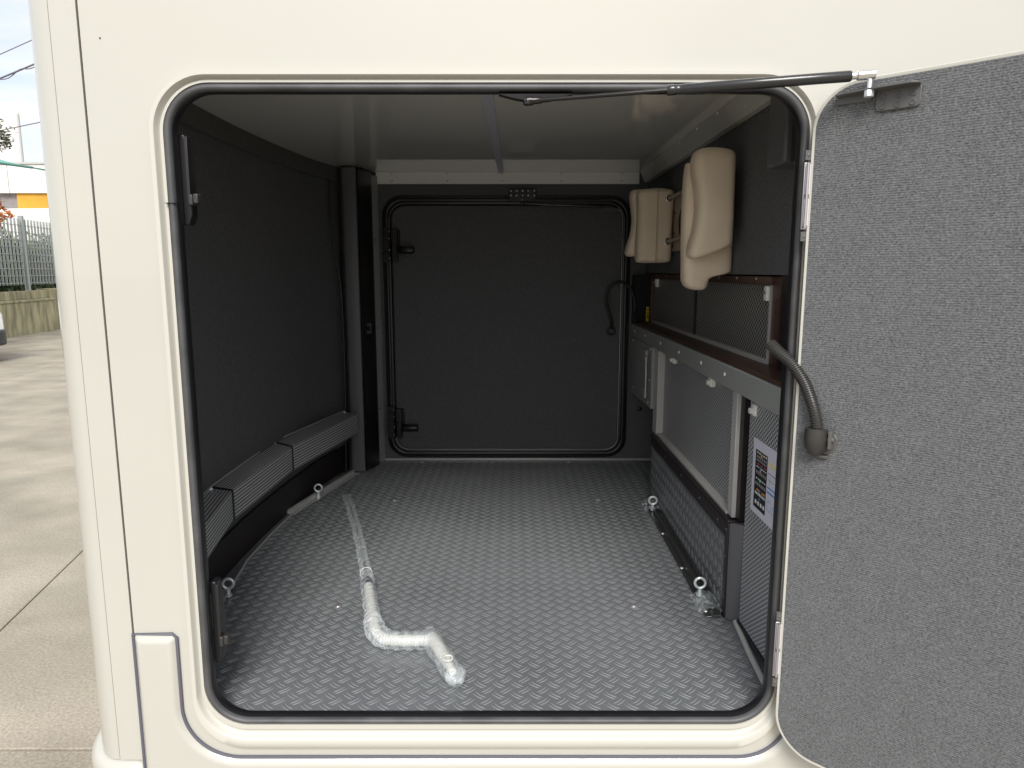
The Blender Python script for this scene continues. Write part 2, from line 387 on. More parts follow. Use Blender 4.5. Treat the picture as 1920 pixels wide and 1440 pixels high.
# white warehouse behind
wh = thing('warehouse', 'long white warehouse with panelled fascia and orange stretch of wall', 'building', (-18, 26, 0))
M_wpanel = mat('white_cladding', (.82, .80, .75), rough=.55, vary=.03)
M_wgrey = mat('grey_render', (.27, .25, .24), rough=.8, vary=.1)
M_orange = mat('orange_wall', (.62, .33, .035), rough=.6, vary=.12, vscale=1)
def W(mb): return shift(mb, (-18, 26, 0))
for i in range(14):
    x0 = -30 + i * 2.0 - .6
    build('fascia_panel', W(MB().box(x0, x0 + 1.975, 25.6, 25.8, 4.42, 5.45)), M_wpanel, wh, bevel=.01)
build('upper_wall', W(MB().box(-31, -4, 25.82, 30, 3.5, 5.43)), M_wgrey, wh, smooth=0)
build('orange_wall', W(MB().box(-18.42, -12, 25.70, 25.82, 3.7, 4.42)), M_orange, wh, smooth=0)
build('lower_wall', W(MB().prism([(-31, 0), (-4, 0), (-4, 3.95), (-18.2, 3.83), (-31, 3.60)], 25.2, 25.6, 'y')), M_wpanel, wh, smooth=0)
build('roof_parapet', W(MB().box(-31, -4, 25.55, 25.83, 5.45, 5.52)), M_cornice, wh, smooth=0)
tw = thing('stair_tower', 'pale white block with rounded corner rising above the warehouse roof', 'building', (-21, 31, 0))
build('tower_wall', shift(MB().prism(rrect(-26.5, -22.35, -3, 8.78, .25), 32, 32.35, 'y'), (-21, 31, 0)), M_wpanel, tw, bevel=.15, seg=4)
build('parapet_rail', shift(MB().box(-21.4, -19, 32.2, 32.3, 6.9, 6.97), (-21, 31, 0)), M_wgrey, tw, smooth=0)

# green sail awning
M_awn = mat('green_awning_fabric', (.16, .42, .33), rough=.6, vary=.08, vscale=2)
aw = thing('awning', 'green fabric awning stretched above the yard fence', 'awning', (-16, 20, 0))
def A3(pts): return [(p[0] + 16, p[1] - 20, p[2]) for p in pts]
g = []
for i in range(9):
    f_ = i / 8; row = []
    for j in range(7):
        h = j / 6
        x = -17.6 + f_ * 3.6; y = 20 + h * 2.2
        z = 5.05 - .48 * f_ + (.42 - .38 * f_) * math.sin(h * math.pi * .5) - .10 * math.sin(f_ * math.pi) * h
        row.append((x + 16, y - 20, z))
    g.append(row)
mb = MB(); mb.bridge(g, closed=False)
o = build('canopy', mb, M_awn, aw); md = o.modifiers.new('sol', 'SOLIDIFY'); md.thickness = .03
build('edge_tube', MB().tube(A3([(-17.6, 20, 5.03), (-15.8, 20, 4.79), (-14.0, 20, 4.55)]), .035, 8), mat('dark_green_trim', (.05, .15, .13), rough=.5), aw)
for x in (-17.6,):
    build('support_pole', MB().tube(A3([(x, 20.02, -.03), (x, 20.02, 5.0 if x < -17 else 4.55)]), .04, 10), M_fence, aw)

# two small trees at the left edge of the yard
M_bark = mat('bark', (.10, .075, .055), rough=.9, bump=.8, bscale=30)
def tree(label, base, h, clumps, lmat, n, size):
    t = thing('tree', label, 'tree', base)
    mb = MB(); mb.tube([(0, 0, -.03), (.05, 0, h * .35), (0, .05, h * .7), (.05, 0, h)], [.09, .07, .045, .015], 9)
    for c, r_ in clumps:
        s_ = (0, .03, min(h * .65, c[2] * .7)); m_ = Vector(s_).lerp(Vector(c), .5) + Vector((0, 0, .12))
        mb.tube([s_, m_, c], [.035, .02, .006], 6)
        for q in range(5):
            e_ = Vector(c) + Vector((random.uniform(-1, 1) * r_[0], random.uniform(-1, 1) * r_[1], random.uniform(-1, 1) * r_[2])) * .9
            mb.tube([c, e_], [.008, .003], 4)
    build('trunk', mb, M_bark, t)
    mb = MB()
    for c, r_ in clumps: leaves(mb, c, r_, n, size)
    build('crown', mb, lmat, t, smooth=0)
tree('slender tree with sparse grey green leaves in front of the pale tower', (-10.82, 13.0, -.03), 4.6,
     [((.35, 0, 4.35), (.7, .6, .28)), ((.55, .1, 4.15), (.4, .4, .22)), ((-.5, 0, 4.5), (.6, .6, .4)), ((.35, 0, 3.9), (.35, .3, .16)), ((-.6, .2, 3.9), (.5, .5, .3))],
     leafmat('grey_green_leaf', (.07, .085, .06), (.19, .20, .15)), 320, .05)
tree('small autumn tree with orange and red leaves before the white warehouse', (-11.2, 13.6, -.03), 3.5,
     [((.30, 0, 3.35), (.35, .3, .14)), ((.30, .1, 2.95), (.32, .3, .14)), ((.5, 0, 2.75), (.42, .3, .15)), ((.25, 0, 2.55), (.35, .3, .14)), ((-.4, 0, 3.2), (.6, .5, .5)), ((-.3, 0, 2.6), (.5, .4, .4))],
     leafmat('autumn_leaf', (.34, .045, .04), (.55, .24, .03)), 150, .05)

# overhead cables
M_wire = mat('overhead_cable', (.16, .13, .16), rough=.7)
def cable(label, a, b_, sag, r, extra=False):
    a = Vector(a); b_ = Vector(b_); P = []
    for i in range(25):
        f_ = i / 24; p = a.lerp(b_, f_); p.z -= sag * 4 * f_ * (1 - f_); P.append(p)
    mb = MB().tube(P, r, 6)
    if extra:
        Q = []
        for i in range(200):
            f_ = i / 199; p = a.lerp(b_, f_); p.z -= sag * 4 * f_ * (1 - f_); an = f_ * 160
            Q.append(p + Vector((0, math.cos(an) * .03, math.sin(an) * .05 - .03)))
        mb.tube(Q, r * .55, 5)
    shift(mb, a)
    o = build('power_line', mb, M_wire); o.location = a
    tag(o, label, 'cable', 'overhead cables crossing the sky')
cable('thin upper cable slanting across the cloudy sky, highest of three', (-24, 20, 4.0), (-5, 20, 11.65), .12, .014)
cable('thick twisted bundle of cable slanting across the sky below the thin one', (-24, 20, 3.6), (-5, 20, 10.8), .12, .026, True)
cable('lowest single cable sloping gently just above the tree top', (-24, 20, 3.9), (-5, 20, 7.6), .10, .014)

# white parked car, mostly beyond the left edge
car = thing('parked_car', 'white parked car with dark lower bumper at the far left edge', 'car', (-11.12, 10.4, 0))
M_car = mat('car_white_paint', (.78, .79, .80), rough=.2, coat=1)
M_tyre = mat('tyre_rubber', (.02, .02, .022), rough=.7); M_glass = mat('car_glass', (.02, .025, .03), rough=.05, spec=1)
prof = [(-2.1, .42), (-2.12, .75), (-1.95, .88), (-1.1, .98), (-.55, 1.42), (.9, 1.46), (1.75, 1.12), (2.05, 1.05), (2.13, .82), (2.15, .42)]
loops = []
for yy, s_ in ((-.86, .90), (-.80, .97), (-.5, 1.0), (.5, 1.0), (.80, .97), (.86, .90)):
    loops.append([(x * (s_ if abs(x) > 1.5 else 1), yy * (1 if z < 1.0 else .86), .3 + (z - .3) * (s_ * .5 + .5)) for x, z in prof])
mb = MB().bridge(loops); n_ = len(prof); mb.f += [tuple(range(n_)), tuple(range(5 * n_, 6 * n_))]
build('car_body', mb, M_car, car, bevel=.04, seg=3, smooth=50)
mb = MB()
for a_, b2 in ((-1, -.87), (1, .87)):
    pass
build('lower_bumper', MB().prism(rrect(1.55, 2.2, -.86, .86, .3), .28, .55, 'z'), mat('dark_bumper', (.035, .037, .04), rough=.5), car, bevel=.04, seg=3)
build('front_bumper', MB().prism(rrect(-2.18, -1.55, -.86, .86, .3), .28, .5, 'z'), bpy.data.materials['dark_bumper'], car, bevel=.04, seg=3)
for yy in (-.84, .84):
    build('side_window', MB().prism([(-.9, 1.02), (-.5, 1.36), (.85, 1.40), (1.45, 1.08)], yy - .012 * (1 if yy > 0 else -1) * -1, yy - .03 * (1 if yy > 0 else -1), 'y'), M_glass, car)
for xx in (-1.35, 1.35):
    for yy in (-.78, .78):
        wh_ = build('wheel', MB().tube([(xx, yy - .1, .32), (xx, yy + .1, .32)], .32, 24), M_tyre, car, bevel=.02)
        build('rim', MB().tube([(xx, yy - .108 , .32), (xx, yy + .108, .32)], .2, 20), M_steel, wh_)

# ================================================================== MOTORHOME
MH = thing('motorhome', 'cream white motorhome with its rear garage standing open', 'motorhome', (0, 0, 0))
OX0, OX1, OZ0, OZ1, OR = -.669, .571, .588, 1.923, .092      # seal outline of the garage opening
# frame profile: fraction of border width, y
FL_, FR_, FT_, FB_ = .024, .016, .021, .054
def floop(f, y, extra=0):
    return rrect(OX0 - FL_ * f, OX1 + FR_ * f, OZ0 - FB_ * f, OZ1 + FT_ * f, OR + .02 * f + extra, y, 12)
# side wall with the hole
mb = MB()
outer = rrect(-.8125, 3.8, .30, 3.05, .0005, 0, 12)
mb.bridge([outer, floop(1.0, 0)])
mb.bridge([outer, [(x, .03, z) for x, y, z in outer]])
build('side_panel', mb, M_body, MH, smooth=20)
# moulded frame round the opening
mb = MB().bridge([floop(1.0, -.0005), floop(.985, -.009), floop(.93, -.0125), floop(.60, -.0125), floop(.53, -.010), floop(.49, -.003), floop(.36, .0015), floop(.28, .001), floop(.22, -.003), floop(.02, -.003), floop(-.05, .02)])
build('opening_frame', mb, M_frame, MH, smooth=50)
# rubber seal
def sloop(o_, y):
    return rrect(OX0 + o_, OX1 - o_, OZ0 + o_, OZ1 - o_, OR - o_ * .8, y, 12)
prof = [(.0005, .012), (.0012, .0), (.003, -.006), (.007, -.0100), (.011, -.0100), (.014, -.007), (.0155, -.002), (.0155, .003)]
build('door_seal', MB().bridge([sloop(a, b) for a, b in prof]), M_rubber, MH, smooth=60)
prof = [(.0135, .001), (.0155, .0), (.0172, .004), (.0175, .010), (.0170, .018), (.0160, .022)]
build('inner_lip', MB().bridge([sloop(a, b) for a, b in prof]), M_black, MH, smooth=40)
o_joint = MB().box(-.672, -.6475, -.0125, -.001, 1.6995, 1.7005)
build('seal_joint', o_joint, M_deep, MH, smooth=0)

# corner post, bowed rear wall, far wall, roof
def plan_strip(pl, z0, z1):
    return MB().bridge([[(p[0], p[1], z0) for p in pl], [(p[0], p[1], z1) for p in pl]], closed=False)
pl = [(-.8165, .03), (-.8165, -.001), (-.868, -.001)]
build('corner_trim', plan_strip(pl, .50, 3.05), M_body, MH, smooth=20, bevel=0)
pl = [(-.8695, .006), (-.870, .001)] + [(-.870 - .089 * math.sin(R(a)), .15 - .15 * math.cos(R(a))) for a in range(6, 91, 6)]
pl += [(-.965, .22), (-.985, .5), (-1.0, 1.1), (-.985, 1.8), (-.955, 2.06)]
pl += [(-.87 - .085 * math.cos(R(a)), 2.10 + .13 * math.sin(R(a))) for a in range(10, 91, 16)]
build('rear_wall_shell', plan_strip(pl, .50, 3.05), M_body, MH, smooth=30)
build('far_side_panel', MB().box(-.87, 3.8, 2.20, 2.23, .3, 3.05), M_body, MH)
build('front_bulkhead', MB().box(3.77, 3.8, .03, 2.2, .3, 3.05), M_body, MH)
build('roof', MB().prism([(p[0], p[1]) for p in pl] + [(3.8, 2.23), (3.8, 0)], 3.05, 3.09, 'z'), M_body, MH)
build('underbody', MB().box(-.86, 3.75, .05, 2.18, .40, .50), M_blackm, MH)
# rear bumper corner
pb = [(-.80, -.016)] + [(-.86 - .135 * math.sin(R(a)), .16 - .176 * math.cos(R(a))) for a in range(0, 91, 9)] + [(-1.02, .6), (-1.03, 1.1), (-1.02, 1.7), (-.97, 2.1), (-.9, 2.1), (-.9, .1), (-.80, .1)]
build('rear_bumper', MB().prism(pb, .22, .502, 'z'), M_body, MH, bevel=.035, seg=5, smooth=50)

# lower skirt panel
arcL = [(-.600 + .121 * math.cos(R(a)), .630 + .121 * math.sin(R(a))) for a in range(180, 271, 6)]
arcR = [(.500 + .110 * math.cos(R(a)), .619 + .110 * math.sin(R(a))) for a in range(270, 361, 6)]
edge = [(-.7210, .799)] + arcL + arcR + [(.610, .80)]
sk = [(-.8125, .25), (-.8125, .799)] + edge + [(3.8, .80), (3.8, .25)]
def offset_in(p, d):  # push the outline of the skirt's inner curve away from the opening
    cxm, czm = -.05, 1.25
    v = Vector((p[0] - cxm, p[1] - czm)); v.normalize(); return (p[0] + v.x * d, p[1] + v.y * d)
mb = MB(); n_ = len(sk)
l0 = [(x, -.001, z) for x, z in sk]
cut = []
for i, (x, z) in enumerate(sk):   # bevelled face
    if 1 <= i <= n_ - 3:
        if i == 1: q = (-.8125 + .012, z - .014)
        elif i == 2: q = (x - .012, z - .014)
        elif i <= 2 + len(arcL):
            k = i - 3; a = R(180 + 6 * k); q = (-.600 + .135 * math.cos(a), .630 + .135 * math.sin(a))
        elif i <= 2 + len(arcL) + len(arcR):
            k = i - 3 - len(arcL); a = R(270 + 6 * k); q = (.500 + .124 * math.cos(a), .619 + .124 * math.sin(a))
        else: q = (x + .014, z - .014)
    elif i == 0: q = (-.8125 + .012, .25)
    elif i == n_ - 2: q = (3.8, .786)
    else: q = (3.8, .25)
    cut.append(q)
l1 = [(x, -.012, z) for x, z in cut]
mb.bridge([l0, l1]); mb.f.append(tuple(range(n_, 2 * n_)))
build('skirt_panel', mb, M_body, MH, smooth=35, bevel=.005, seg=3)
build('skirt_seal', MB().tube([(-.8135, -.003, .25), (-.8135, -.003, .8005), (-.73, -.003, .8005), (-.7205, -.003, .792)] + [(x, -.003, z) for x, z in edge[1:]], .0036, 8), M_greyseal, MH)
build('skirt_rib', MB().tube([(-.795, -.012, .475), (3.8, -.012, .475)], .004, 8), M_body, MH)

# ------------------------------------------------------------------ garage interior
FZ = .600; CZ = 2.046; BY = 2.15
LW = [(-.80, .022), (-.90, .30), (-.925, .55), (-.934, .85), (-.930, 1.10), (-.912, 1.40), (-.875, 1.75), (-.805, 2.05), (-.785, 2.16)]
def catmull(P, n=8):
    P = [Vector(p) for p in P]; Q = []
    for i in range(len(P) - 1):
        a = P[max(i - 1, 0)]; b = P[i]; c = P[i + 1]; d = P[min(i + 2, len(P) - 1)]
        for k in range(n):
            t = k / n
            Q.append(.5 * ((2 * b) + (c - a) * t + (2 * a - 5 * b + 4 * c - d) * t * t + (3 * b - a - 3 * c + d) * t ** 3))
    Q.append(P[-1]); return Q
LWS = [(p.x, p.y) for p in catmull(LW)]
def off_plan(P, d):
    Q = []
    for i, p in enumerate(P):
        a = P[max(i - 1, 0)]; b = P[min(i + 1, len(P) - 1)]; tx, ty = b[0] - a[0], b[1] - a[1]; l = math.hypot(tx, ty)
        Q.append((p[0] + ty / l * d, p[1] - tx / l * d))
    return Q
RX = .665
gf = build('garage_floor', MB().prism([(x - .03, y) for x, y in LWS] + [(.74, BY + .02), (.74, .022), (-.80, .022)], FZ - .03, FZ, 'z'), M_floor, MH, smooth=0)
# raised treads: pairs of short curved ridges, alternating direction
mb = MB(); pitch = .0432
def ridge(cx_, cy_, ang, off, ln, rad, wdt, h):
    ns = 6; rows_ = []
    for i in range(ns + 1):
        t = (i / ns - .5) * ln; s = t; q = off + (t * t) / (2 * rad)
        x = cx_ + s * math.cos(ang) - q * math.sin(ang); y = cy_ + s * math.sin(ang) + q * math.cos(ang)
        k = math.sin(math.pi * min(max(i / ns, .0), 1)) ** .35 if 0 < i < ns else 0
        nx_, ny_ = -math.sin(ang), math.cos(ang); w_ = wdt * (.35 + .65 * k)
        rows_.append([(x - nx_ * w_, y - ny_ * w_, FZ - .0002), (x - nx_ * w_ * .35, y - ny_ * w_ * .35, FZ + h * k), (x + nx_ * w_ * .35, y + ny_ * w_ * .35, FZ + h * k), (x + nx_ * w_, y + ny_ * w_, FZ - .0002)])
    mb.bridge(rows_, closed=False)
def inside(x, y):
    for i in range(len(LWS) - 1):
        if LWS[i][1] <= y < LWS[i + 1][1]:
            if x < LWS[i][0] + .035: return False
    if y > 1.5 and x > .70: return False
    if .30 < y <= 1.57 and x > .595: return False
    if y <= .31 and x > .60: return False
    return .03 < y < BY - .02 and x > -.9
for i in range(-22, 19):
    for j in range(0, 51):
        x, y = i * pitch + .01, .04 + j * pitch
        if inside(x, y):
            for o_ in (-.0043, .0043): ridge(x, y, R(-42), o_, .036, .055, .0024, .0018)
        x += pitch / 2; y += pitch / 2
        if inside(x, y):
            for o_ in (-.0043, .0043): ridge(x, y, R(46), o_, .036, .060, .0024, .0018)
build('tread_ridge', mb, M_tread, gf, smooth=60, kind='stuff')
for x, y in ((-.503, 1.497), (.37, 1.497), (-.51, .529), (.357, .529), (-.46, 2.10), (.29, 2.10)):
    build('floor_stud', MB().dome((x, y, FZ + .001), (0, 0, 1), .011, .004, base=.001), M_steel, gf)
build('back_floor_trim', MB().box(-.66, .72, BY - .012, BY - .0025, FZ + .0005, FZ + .012), M_alu, MH, bevel=.002)

build('garage_ceiling', MB().prism([(x - .015, y) for x, y in LWS[6:]] + [(.74, BY + .02), (.74, .04), (-.84, .04)], CZ, CZ + .03, 'z'), M_ceil, MH, smooth=0)
build('back_wall_lining', MB().box(-.82, .78, BY, BY + .03, FZ - .02, CZ - .0005), M_felt, MH, smooth=0)
lwo = plan_strip(LWS, FZ - .01, CZ - .0005)
build('curved_wall_lining', lwo, M_felt, MH, smooth=60)
strip = off_plan(LWS, .014)
mb = MB().bridge([[(x, y, CZ - .066) for x, y in LWS[6:-4]], [(x, y, CZ - .066) for x, y in strip[6:-4]], [(x, y, CZ - .001) for x, y in strip[6:-4]]], closed=False)
build('ceiling_edge_strip', mb, M_felt2, MH, smooth=30)
for t_ in (12, 24, 36, 46, 54):
    x, y = strip[t_]; build('strip_screw', MB().dome((x, y, CZ - .035), (1, -.1, 0), .0045, .002), M_black, MH)
pn = off_plan(LWS, .012)
mb = MB().bridge([[(x, y, FZ + .001) for x, y in pn[:-5]], [(x, y, FZ + .125) for x, y in pn[:-5]], [(x, y, FZ + .125) for x, y in LWS[:-5]]], closed=False)
build('black_plinth', mb, M_blackm, MH, smooth=30)
# front inner wall (behind the outer panel)
mb = MB().bridge([rrect(-.84, .75, FZ - .01, CZ - .001, .001, .024, 12), sloop(.0158, .0225)])
build('front_wall_lining', mb, M_felt, MH, smooth=0)
build('right_wall_lining', MB().box(RX, RX + .02, .05, BY - .001, 1.56, CZ - .001), M_felt, MH, smooth=0)
build('right_lower_wall', MB().box(.735, .755, .05, BY - .001, FZ - .01, 1.56), M_felt, MH, smooth=0)

# column in the back left corner
cpl = [(-.815, 2.12), (-.800, 1.955), (-.778, 1.925), (-.722, 1.925), (-.712, 1.93), (-.672, 2.06), (-.676, 2.12)]
mb = MB().prism(cpl[:5], FZ + .001, CZ - .006, 'z')
build('corner_column', mb, M_column, MH, bevel=.006, seg=3)
mb = MB().prism([(-.7105, 1.935), (-.672, 2.05), (-.678, 2.11), (-.72, 2.11)], FZ + .001, CZ - .012, 'z')
build('column_side', mb, M_black, MH, bevel=.004)
mb = MB().prism([(-.690, 2.085), (-.662, 2.125), (-.655, 2.148), (-.70, 2.148)], FZ + .001, CZ - .02, 'z')
build('grey_corner_profile', mb, M_greymetal, MH, bevel=.002)
for z in (.64, .88, 1.29, 1.72):
    build('profile_screw', MB().dome((-.671, 2.112, z), (.7, -.6, 0), .004, .002), M_black, MH)
sk_ = build('socket_plate', MB().box(-.020, .020, -.004, 0, -.026, .026), M_column, MH, bevel=.003); sk_.location = (-.694, 1.985, 1.297); sk_.rotation_euler = (0, 0, R(45))
build('socket_hole', MB().tube([(0, -.006, 0), (0, .0, 0)], .013, 20), M_deep, sk_)
build('column_cover_seam', MB().tube([(p.x, p.y, p.z) for p in catmull([(-.825, 1.88, 1.975), (-.822, 1.88, 1.80), (-.815, 1.885, 1.68), (-.795, 1.885, 1.52), (-.788, 1.885, 1.34), (-.79, 1.885, 1.0), (-.80, 1.885, .61)])], .004, 8), M_cable, MH)  # tube standing in for the S-shaped seam at the column cover's edge

# ribbed boxes along the curved wall
bz0, bz1 = .810, .905
top = [(-.895, .38), (-.936, .70), (-.936, 1.287), (-.806, 1.90)]
inn = [(-.800, .30), (-.858, .672), (-.843, 1.220), (-.728, 1.866)]
for i in range(3):
    a = Vector(inn[i]); b = Vector(inn[i + 1]); ang = math.atan2(b.y - a.y, b.x - a.x)
    def loc(p): v = Vector(p) - a; c, s_ = math.cos(-ang), math.sin(-ang); return (v.x * c - v.y * s_, v.x * s_ + v.y * c)
    q = [loc(inn[i]), loc(inn[i + 1]), loc(top[i + 1]), loc(top[i])]
    q[0] = (q[0][0] + .002, q[0][1]); q[1] = (q[1][0] - .002, q[1][1]); q[2] = (q[2][0] - .002, q[2][1]); q[3] = (q[3][0] + .002, q[3][1])
    o = build('ribbed_cover_box', MB().prism(q, -.095, 0, 'z'), M_ribbed, MH, bevel=.003)
    o.location = (a.x, a.y, bz1); o.rotation_euler = (0, 0, ang)
    t0, t1 = top[i], top[i + 1]
    build('cover_flange', MB().tube([(t0[0] + .004, t0[1], bz1 + .006), (t1[0] + .004, t1[1], bz1 + .006)], .0035, 6), M_alu, MH)
    build('cover_bolt', MB().dome((t1[0] + .010, t1[1] - .02, bz1 + .001), (0, 0, 1), .007, .008), M_zinc, MH)
for i in (1, 2):
    m_ = MB().tube([(top[i][0] + .01, top[i][1], bz1 + .0015), (inn[i][0], inn[i][1], bz1 + .0015), (inn[i][0] + .0015, inn[i][1], bz1 - .002), (inn[i][0] + .0015, inn[i][1], bz0)], .0035, 6)
    build('joint_strip', m_, M_black, MH)

# aluminium angle rails on the left
def rail_left(p0, p1, w_):
    a = Vector((*p0, FZ)); b = Vector((*p1, FZ)); d = (b - a).normalized(); ang = math.atan2(d.y, d.x); Lr = (b - a).length
    mb = MB().prism([(0, .0022), (0, .003), (w_ * .75, .003), (w_ * .75, .018), (w_, .018), (w_, .0022)], 0, Lr, 'x')
    o = build('floor_rail', mb, M_alu, MH, bevel=.0012); o.location = a; o.rotation_euler = (0, 0, ang); return o
rail_left((-.775, .16), (-.868, .635), .045)
rail_left((-.872, 1.31), (-.735, 1.90), .040)
build('floor_edge_trim', MB().tube([(-.868, .64, FZ + .004), (-.895, .85, FZ + .004), (-.895, 1.1, FZ + .004), (-.885, 1.31, FZ + .004)], .004, 6), M_alu, MH)
# right rail: open channel with bolts
ra, rb = Vector((.578, .455, FZ)), Vector((.585, 1.50, FZ)); ang = math.atan2(rb.y - ra.y, rb.x - ra.x)
mb = MB().prism([(-.028, .0022), (-.028, .005), (-.013, .005), (-.013, .020), (-.010, .020), (-.010, .008), (.010, .008), (.010, .020), (.013, .020), (.013, .0022)], 0, (rb - ra).length, 'x')
o = build('load_rail', mb, mat('dark_aluminium', (.16, .165, .16), rough=.3, metal=.8), MH, bevel=.0008); o.location = ra; o.rotation_euler = (0, 0, ang)
o.scale = (1, -1, 1)
for t_ in (.03, .32, .62, .95):
    build('rail_bolt', MB().dome((ra.x - .020 + .007 * t_ - .002, ra.y + t_ * 1.03, FZ + .005), (0, 0, 1), .006, .004), M_zinc, MH)
# crumpled foil at both ends of the rail
M_foil = mat_wrap(); M_foil.name = 'crumpled_foil_end'
for (cy_, cxx) in ((.53, .565), (1.40, .575)):
    mb = MB(); rws = []
    for i in range(10):
        row = []
        for j in range(10):
            row.append((cxx - .03 + .0085 * j + random.uniform(-.003, .003), cy_ - .07 + .014 * i + random.uniform(-.004, .004), FZ + .022 + random.uniform(-.004, .007) - .020 * (abs(j - 4.5) / 4.5) ** 3))
        rws.append(row)
    build('protective_film', MB().bridge(rws, closed=False), M_foil, MH, smooth=0)

# eye bolts
def eye(x, y, rot, z=FZ + .005):
    r_ = thing('eye_bolt', '', '', (x, y, z)); del r_['label']; del r_['category']; r_.parent = MH
    ax = (math.sin(rot), -math.cos(rot), 0)
    build('ring', MB().torus((0, 0, .040), ax, .0155, .0042), M_zinc, r_)
    mb = MB().tube([(0, 0, .0), (0, 0, .006), (0, 0, .008), (0, 0, .026)], [.010, .010, .006, .005], 14)
    build('shank', mb, M_zinc, r_)
eye(-.838, 1.535, R(10), FZ + .003); eye(-.852, .585, R(8), FZ + .003); eye(.572, 1.345, R(-5), FZ + .01); eye(.562, .575, R(-5), FZ + .01)

# ------------------------------------------------------------------ right hand side assembly
# low checker-plate box with black trim and end post
ck = build('checker_plate_panel', MB().box(.601, .72, .475, 1.555, FZ + .001, .832), M_floor, MH, smooth=0)
mbt = MB()
for i in range(0, 26):
    for j in range(0, 6):
        for (ddx, ang) in ((0, R(-42)), (pitch / 2, R(48))):
            y, z = .495 + i * pitch + ddx, .62 + j * pitch + ddx * .8
            if y > 1.53 or z > .815 or y < .49: continue
            for o_ in (-.0043, .0043):
                rows_ = []
                for q in range(6):
                    t = (q / 5 - .5) * .034; qq = o_ + t * t / .09 * (1 if ddx == 0 else -1)
                    yy = y + t * math.cos(ang) - qq * math.sin(ang); zz = z + t * math.sin(ang) + qq * math.cos(ang); k = 0 if q in (0, 5) else 1
                    ny, nz_ = -math.sin(ang) * .0026, math.cos(ang) * .0026
                    rows_.append([(.6012, yy - ny, zz - nz_), (.6012 - .0016 * k, yy - ny * .3, zz - nz_ * .3), (.6012 - .0016 * k, yy + ny * .3, zz + nz_ * .3), (.6012, yy + ny, zz + nz_)])
                mbt.bridge(rows_, closed=False)
build('tread_ridge', mbt, M_tread, ck, smooth=60, kind='stuff')
build('black_top_trim', MB().box(.597, .66, .476, 1.56, .833, .880), M_blackm, MH, bevel=.003)
build('black_end_trim', MB().box(.597, .603, .452, .476, FZ + .001, .880), M_blackm, MH, bevel=.002)
mb = MB().prism([(.600, .4515), (.607, .440), (.634, .425), (.640, .410), (.640, .4515)], FZ + .001, .884, 'z')
build('black_end_post', mb, M_column, MH, bevel=.003, seg=3)
for y in (.55, .75, 1.0, 1.25, 1.5):
    build('trim_screw', MB().dome((.5968, y, .857), (-1, 0, 0), .004, .002), M_column, MH)
for z in (.66, .78, .86):
    build('trim_screw', MB().dome((.5968, .464, z), (-1, 0, 0), .004, .002), M_column, MH)
# lower mesh
MX = .640
build('lower_mesh_panel', MB().box(MX, MX + .01, .53, 1.52, .885, 1.25), M_mesh_low, MH, smooth=0, label='light perforated metal mesh panel behind the grey beam')
build('lower_mesh_panel', MB().box(.626, .634, .052, .405, FZ + .02, 1.249), M_mesh_low, MH, smooth=0, label='tall mesh panel nearest the door opening, down to the floor')
build('mesh_strut', MB().box(.617, .638, .488, .53, .884, 1.248), M_lightframe, MH, bevel=.002)
build('dark_strut_edge', MB().box(.628, .655, .455, .4875, .884, 1.248), M_blackm, MH)
build('mesh_side_post', MB().box(.612, .650, 1.522, 1.598, .880, 1.248), M_lightframe, MH, bevel=.002)
build('mesh_bottom_trim', MB().box(.614, .650, .531, 1.521, .8805, .890), M_lightframe, MH, bevel=.001)
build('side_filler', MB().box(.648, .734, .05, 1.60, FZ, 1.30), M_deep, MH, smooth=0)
mb = MB().tube([(.622, .422, FZ + .005), (.606, .25, FZ + .005), (.594, .06, FZ + .005)], .0075, 8)
build('sill_trim_strip', mb, M_lightframe, MH)
build('black_trim_cord', MB().tube([(.626, .41, FZ + .014), (.626, .23, FZ + .014), (.626, .055, FZ + .014)], .006, 8), M_black, MH)
for y, z in ((1.305, 1.238), (.781, 1.232), (.373, 1.222)):
    cl = build('turn_clip', MB().box(.620, .639, y - .016, y + .016, z - .022, z + .010), M_clip, MH, bevel=.005, seg=3)
    build('clip_knob', MB().tube([(.612, y, z - .008), (.622, y, z - .008)], .008, 14), M_clip, cl)
# grey beam and box
build('grey_beam', MB().box(.598, .640, .055, 2.13, 1.249, 1.311), M_greymetal, MH, bevel=.0025)
for y in (.55, .80, 1.10, 1.42, 1.75, 2.02):
    build('beam_screw', MB().dome((.5978, y, 1.283), (-1, 0, 0), .006, .003), M_clip, MH)
eb = build('electrical_box', MB().prism([(1.60, .978), (1.60, 1.248), (2.13, 1.248), (2.13, .965)], .600, .634, 'x'), M_greymetal, MH, bevel=.003, label='grey metal switch box hanging below the beam')
build('latch_pad', MB().box(.588, .600, 1.68, 1.76, 1.175, 1.225), mat('pinkish_pad', (.40, .34, .34), rough=.5), eb, bevel=.003)
build('latch_pad', MB().box(.588, .600, 1.68, 1.76, 1.010, 1.055), bpy.data.materials['pinkish_pad'], eb, bevel=.003)
build('hasp_rod', MB().tube([(.59, 1.70, 1.205), (.585, 1.645, 1.20), (.585, 1.64, 1.10), (.585, 1.645, 1.02), (.59, 1.70, 1.025)], .004, 8), M_alu, eb)
for y, z in ((2.08, 1.23), (1.63, 1.235), (2.06, 1.0), (1.65, 1.0), (1.63, 1.10)):
    build('box_screw', MB().dome((.5995, y, z), (-1, 0, 0), .005, .003), M_clip, eb)
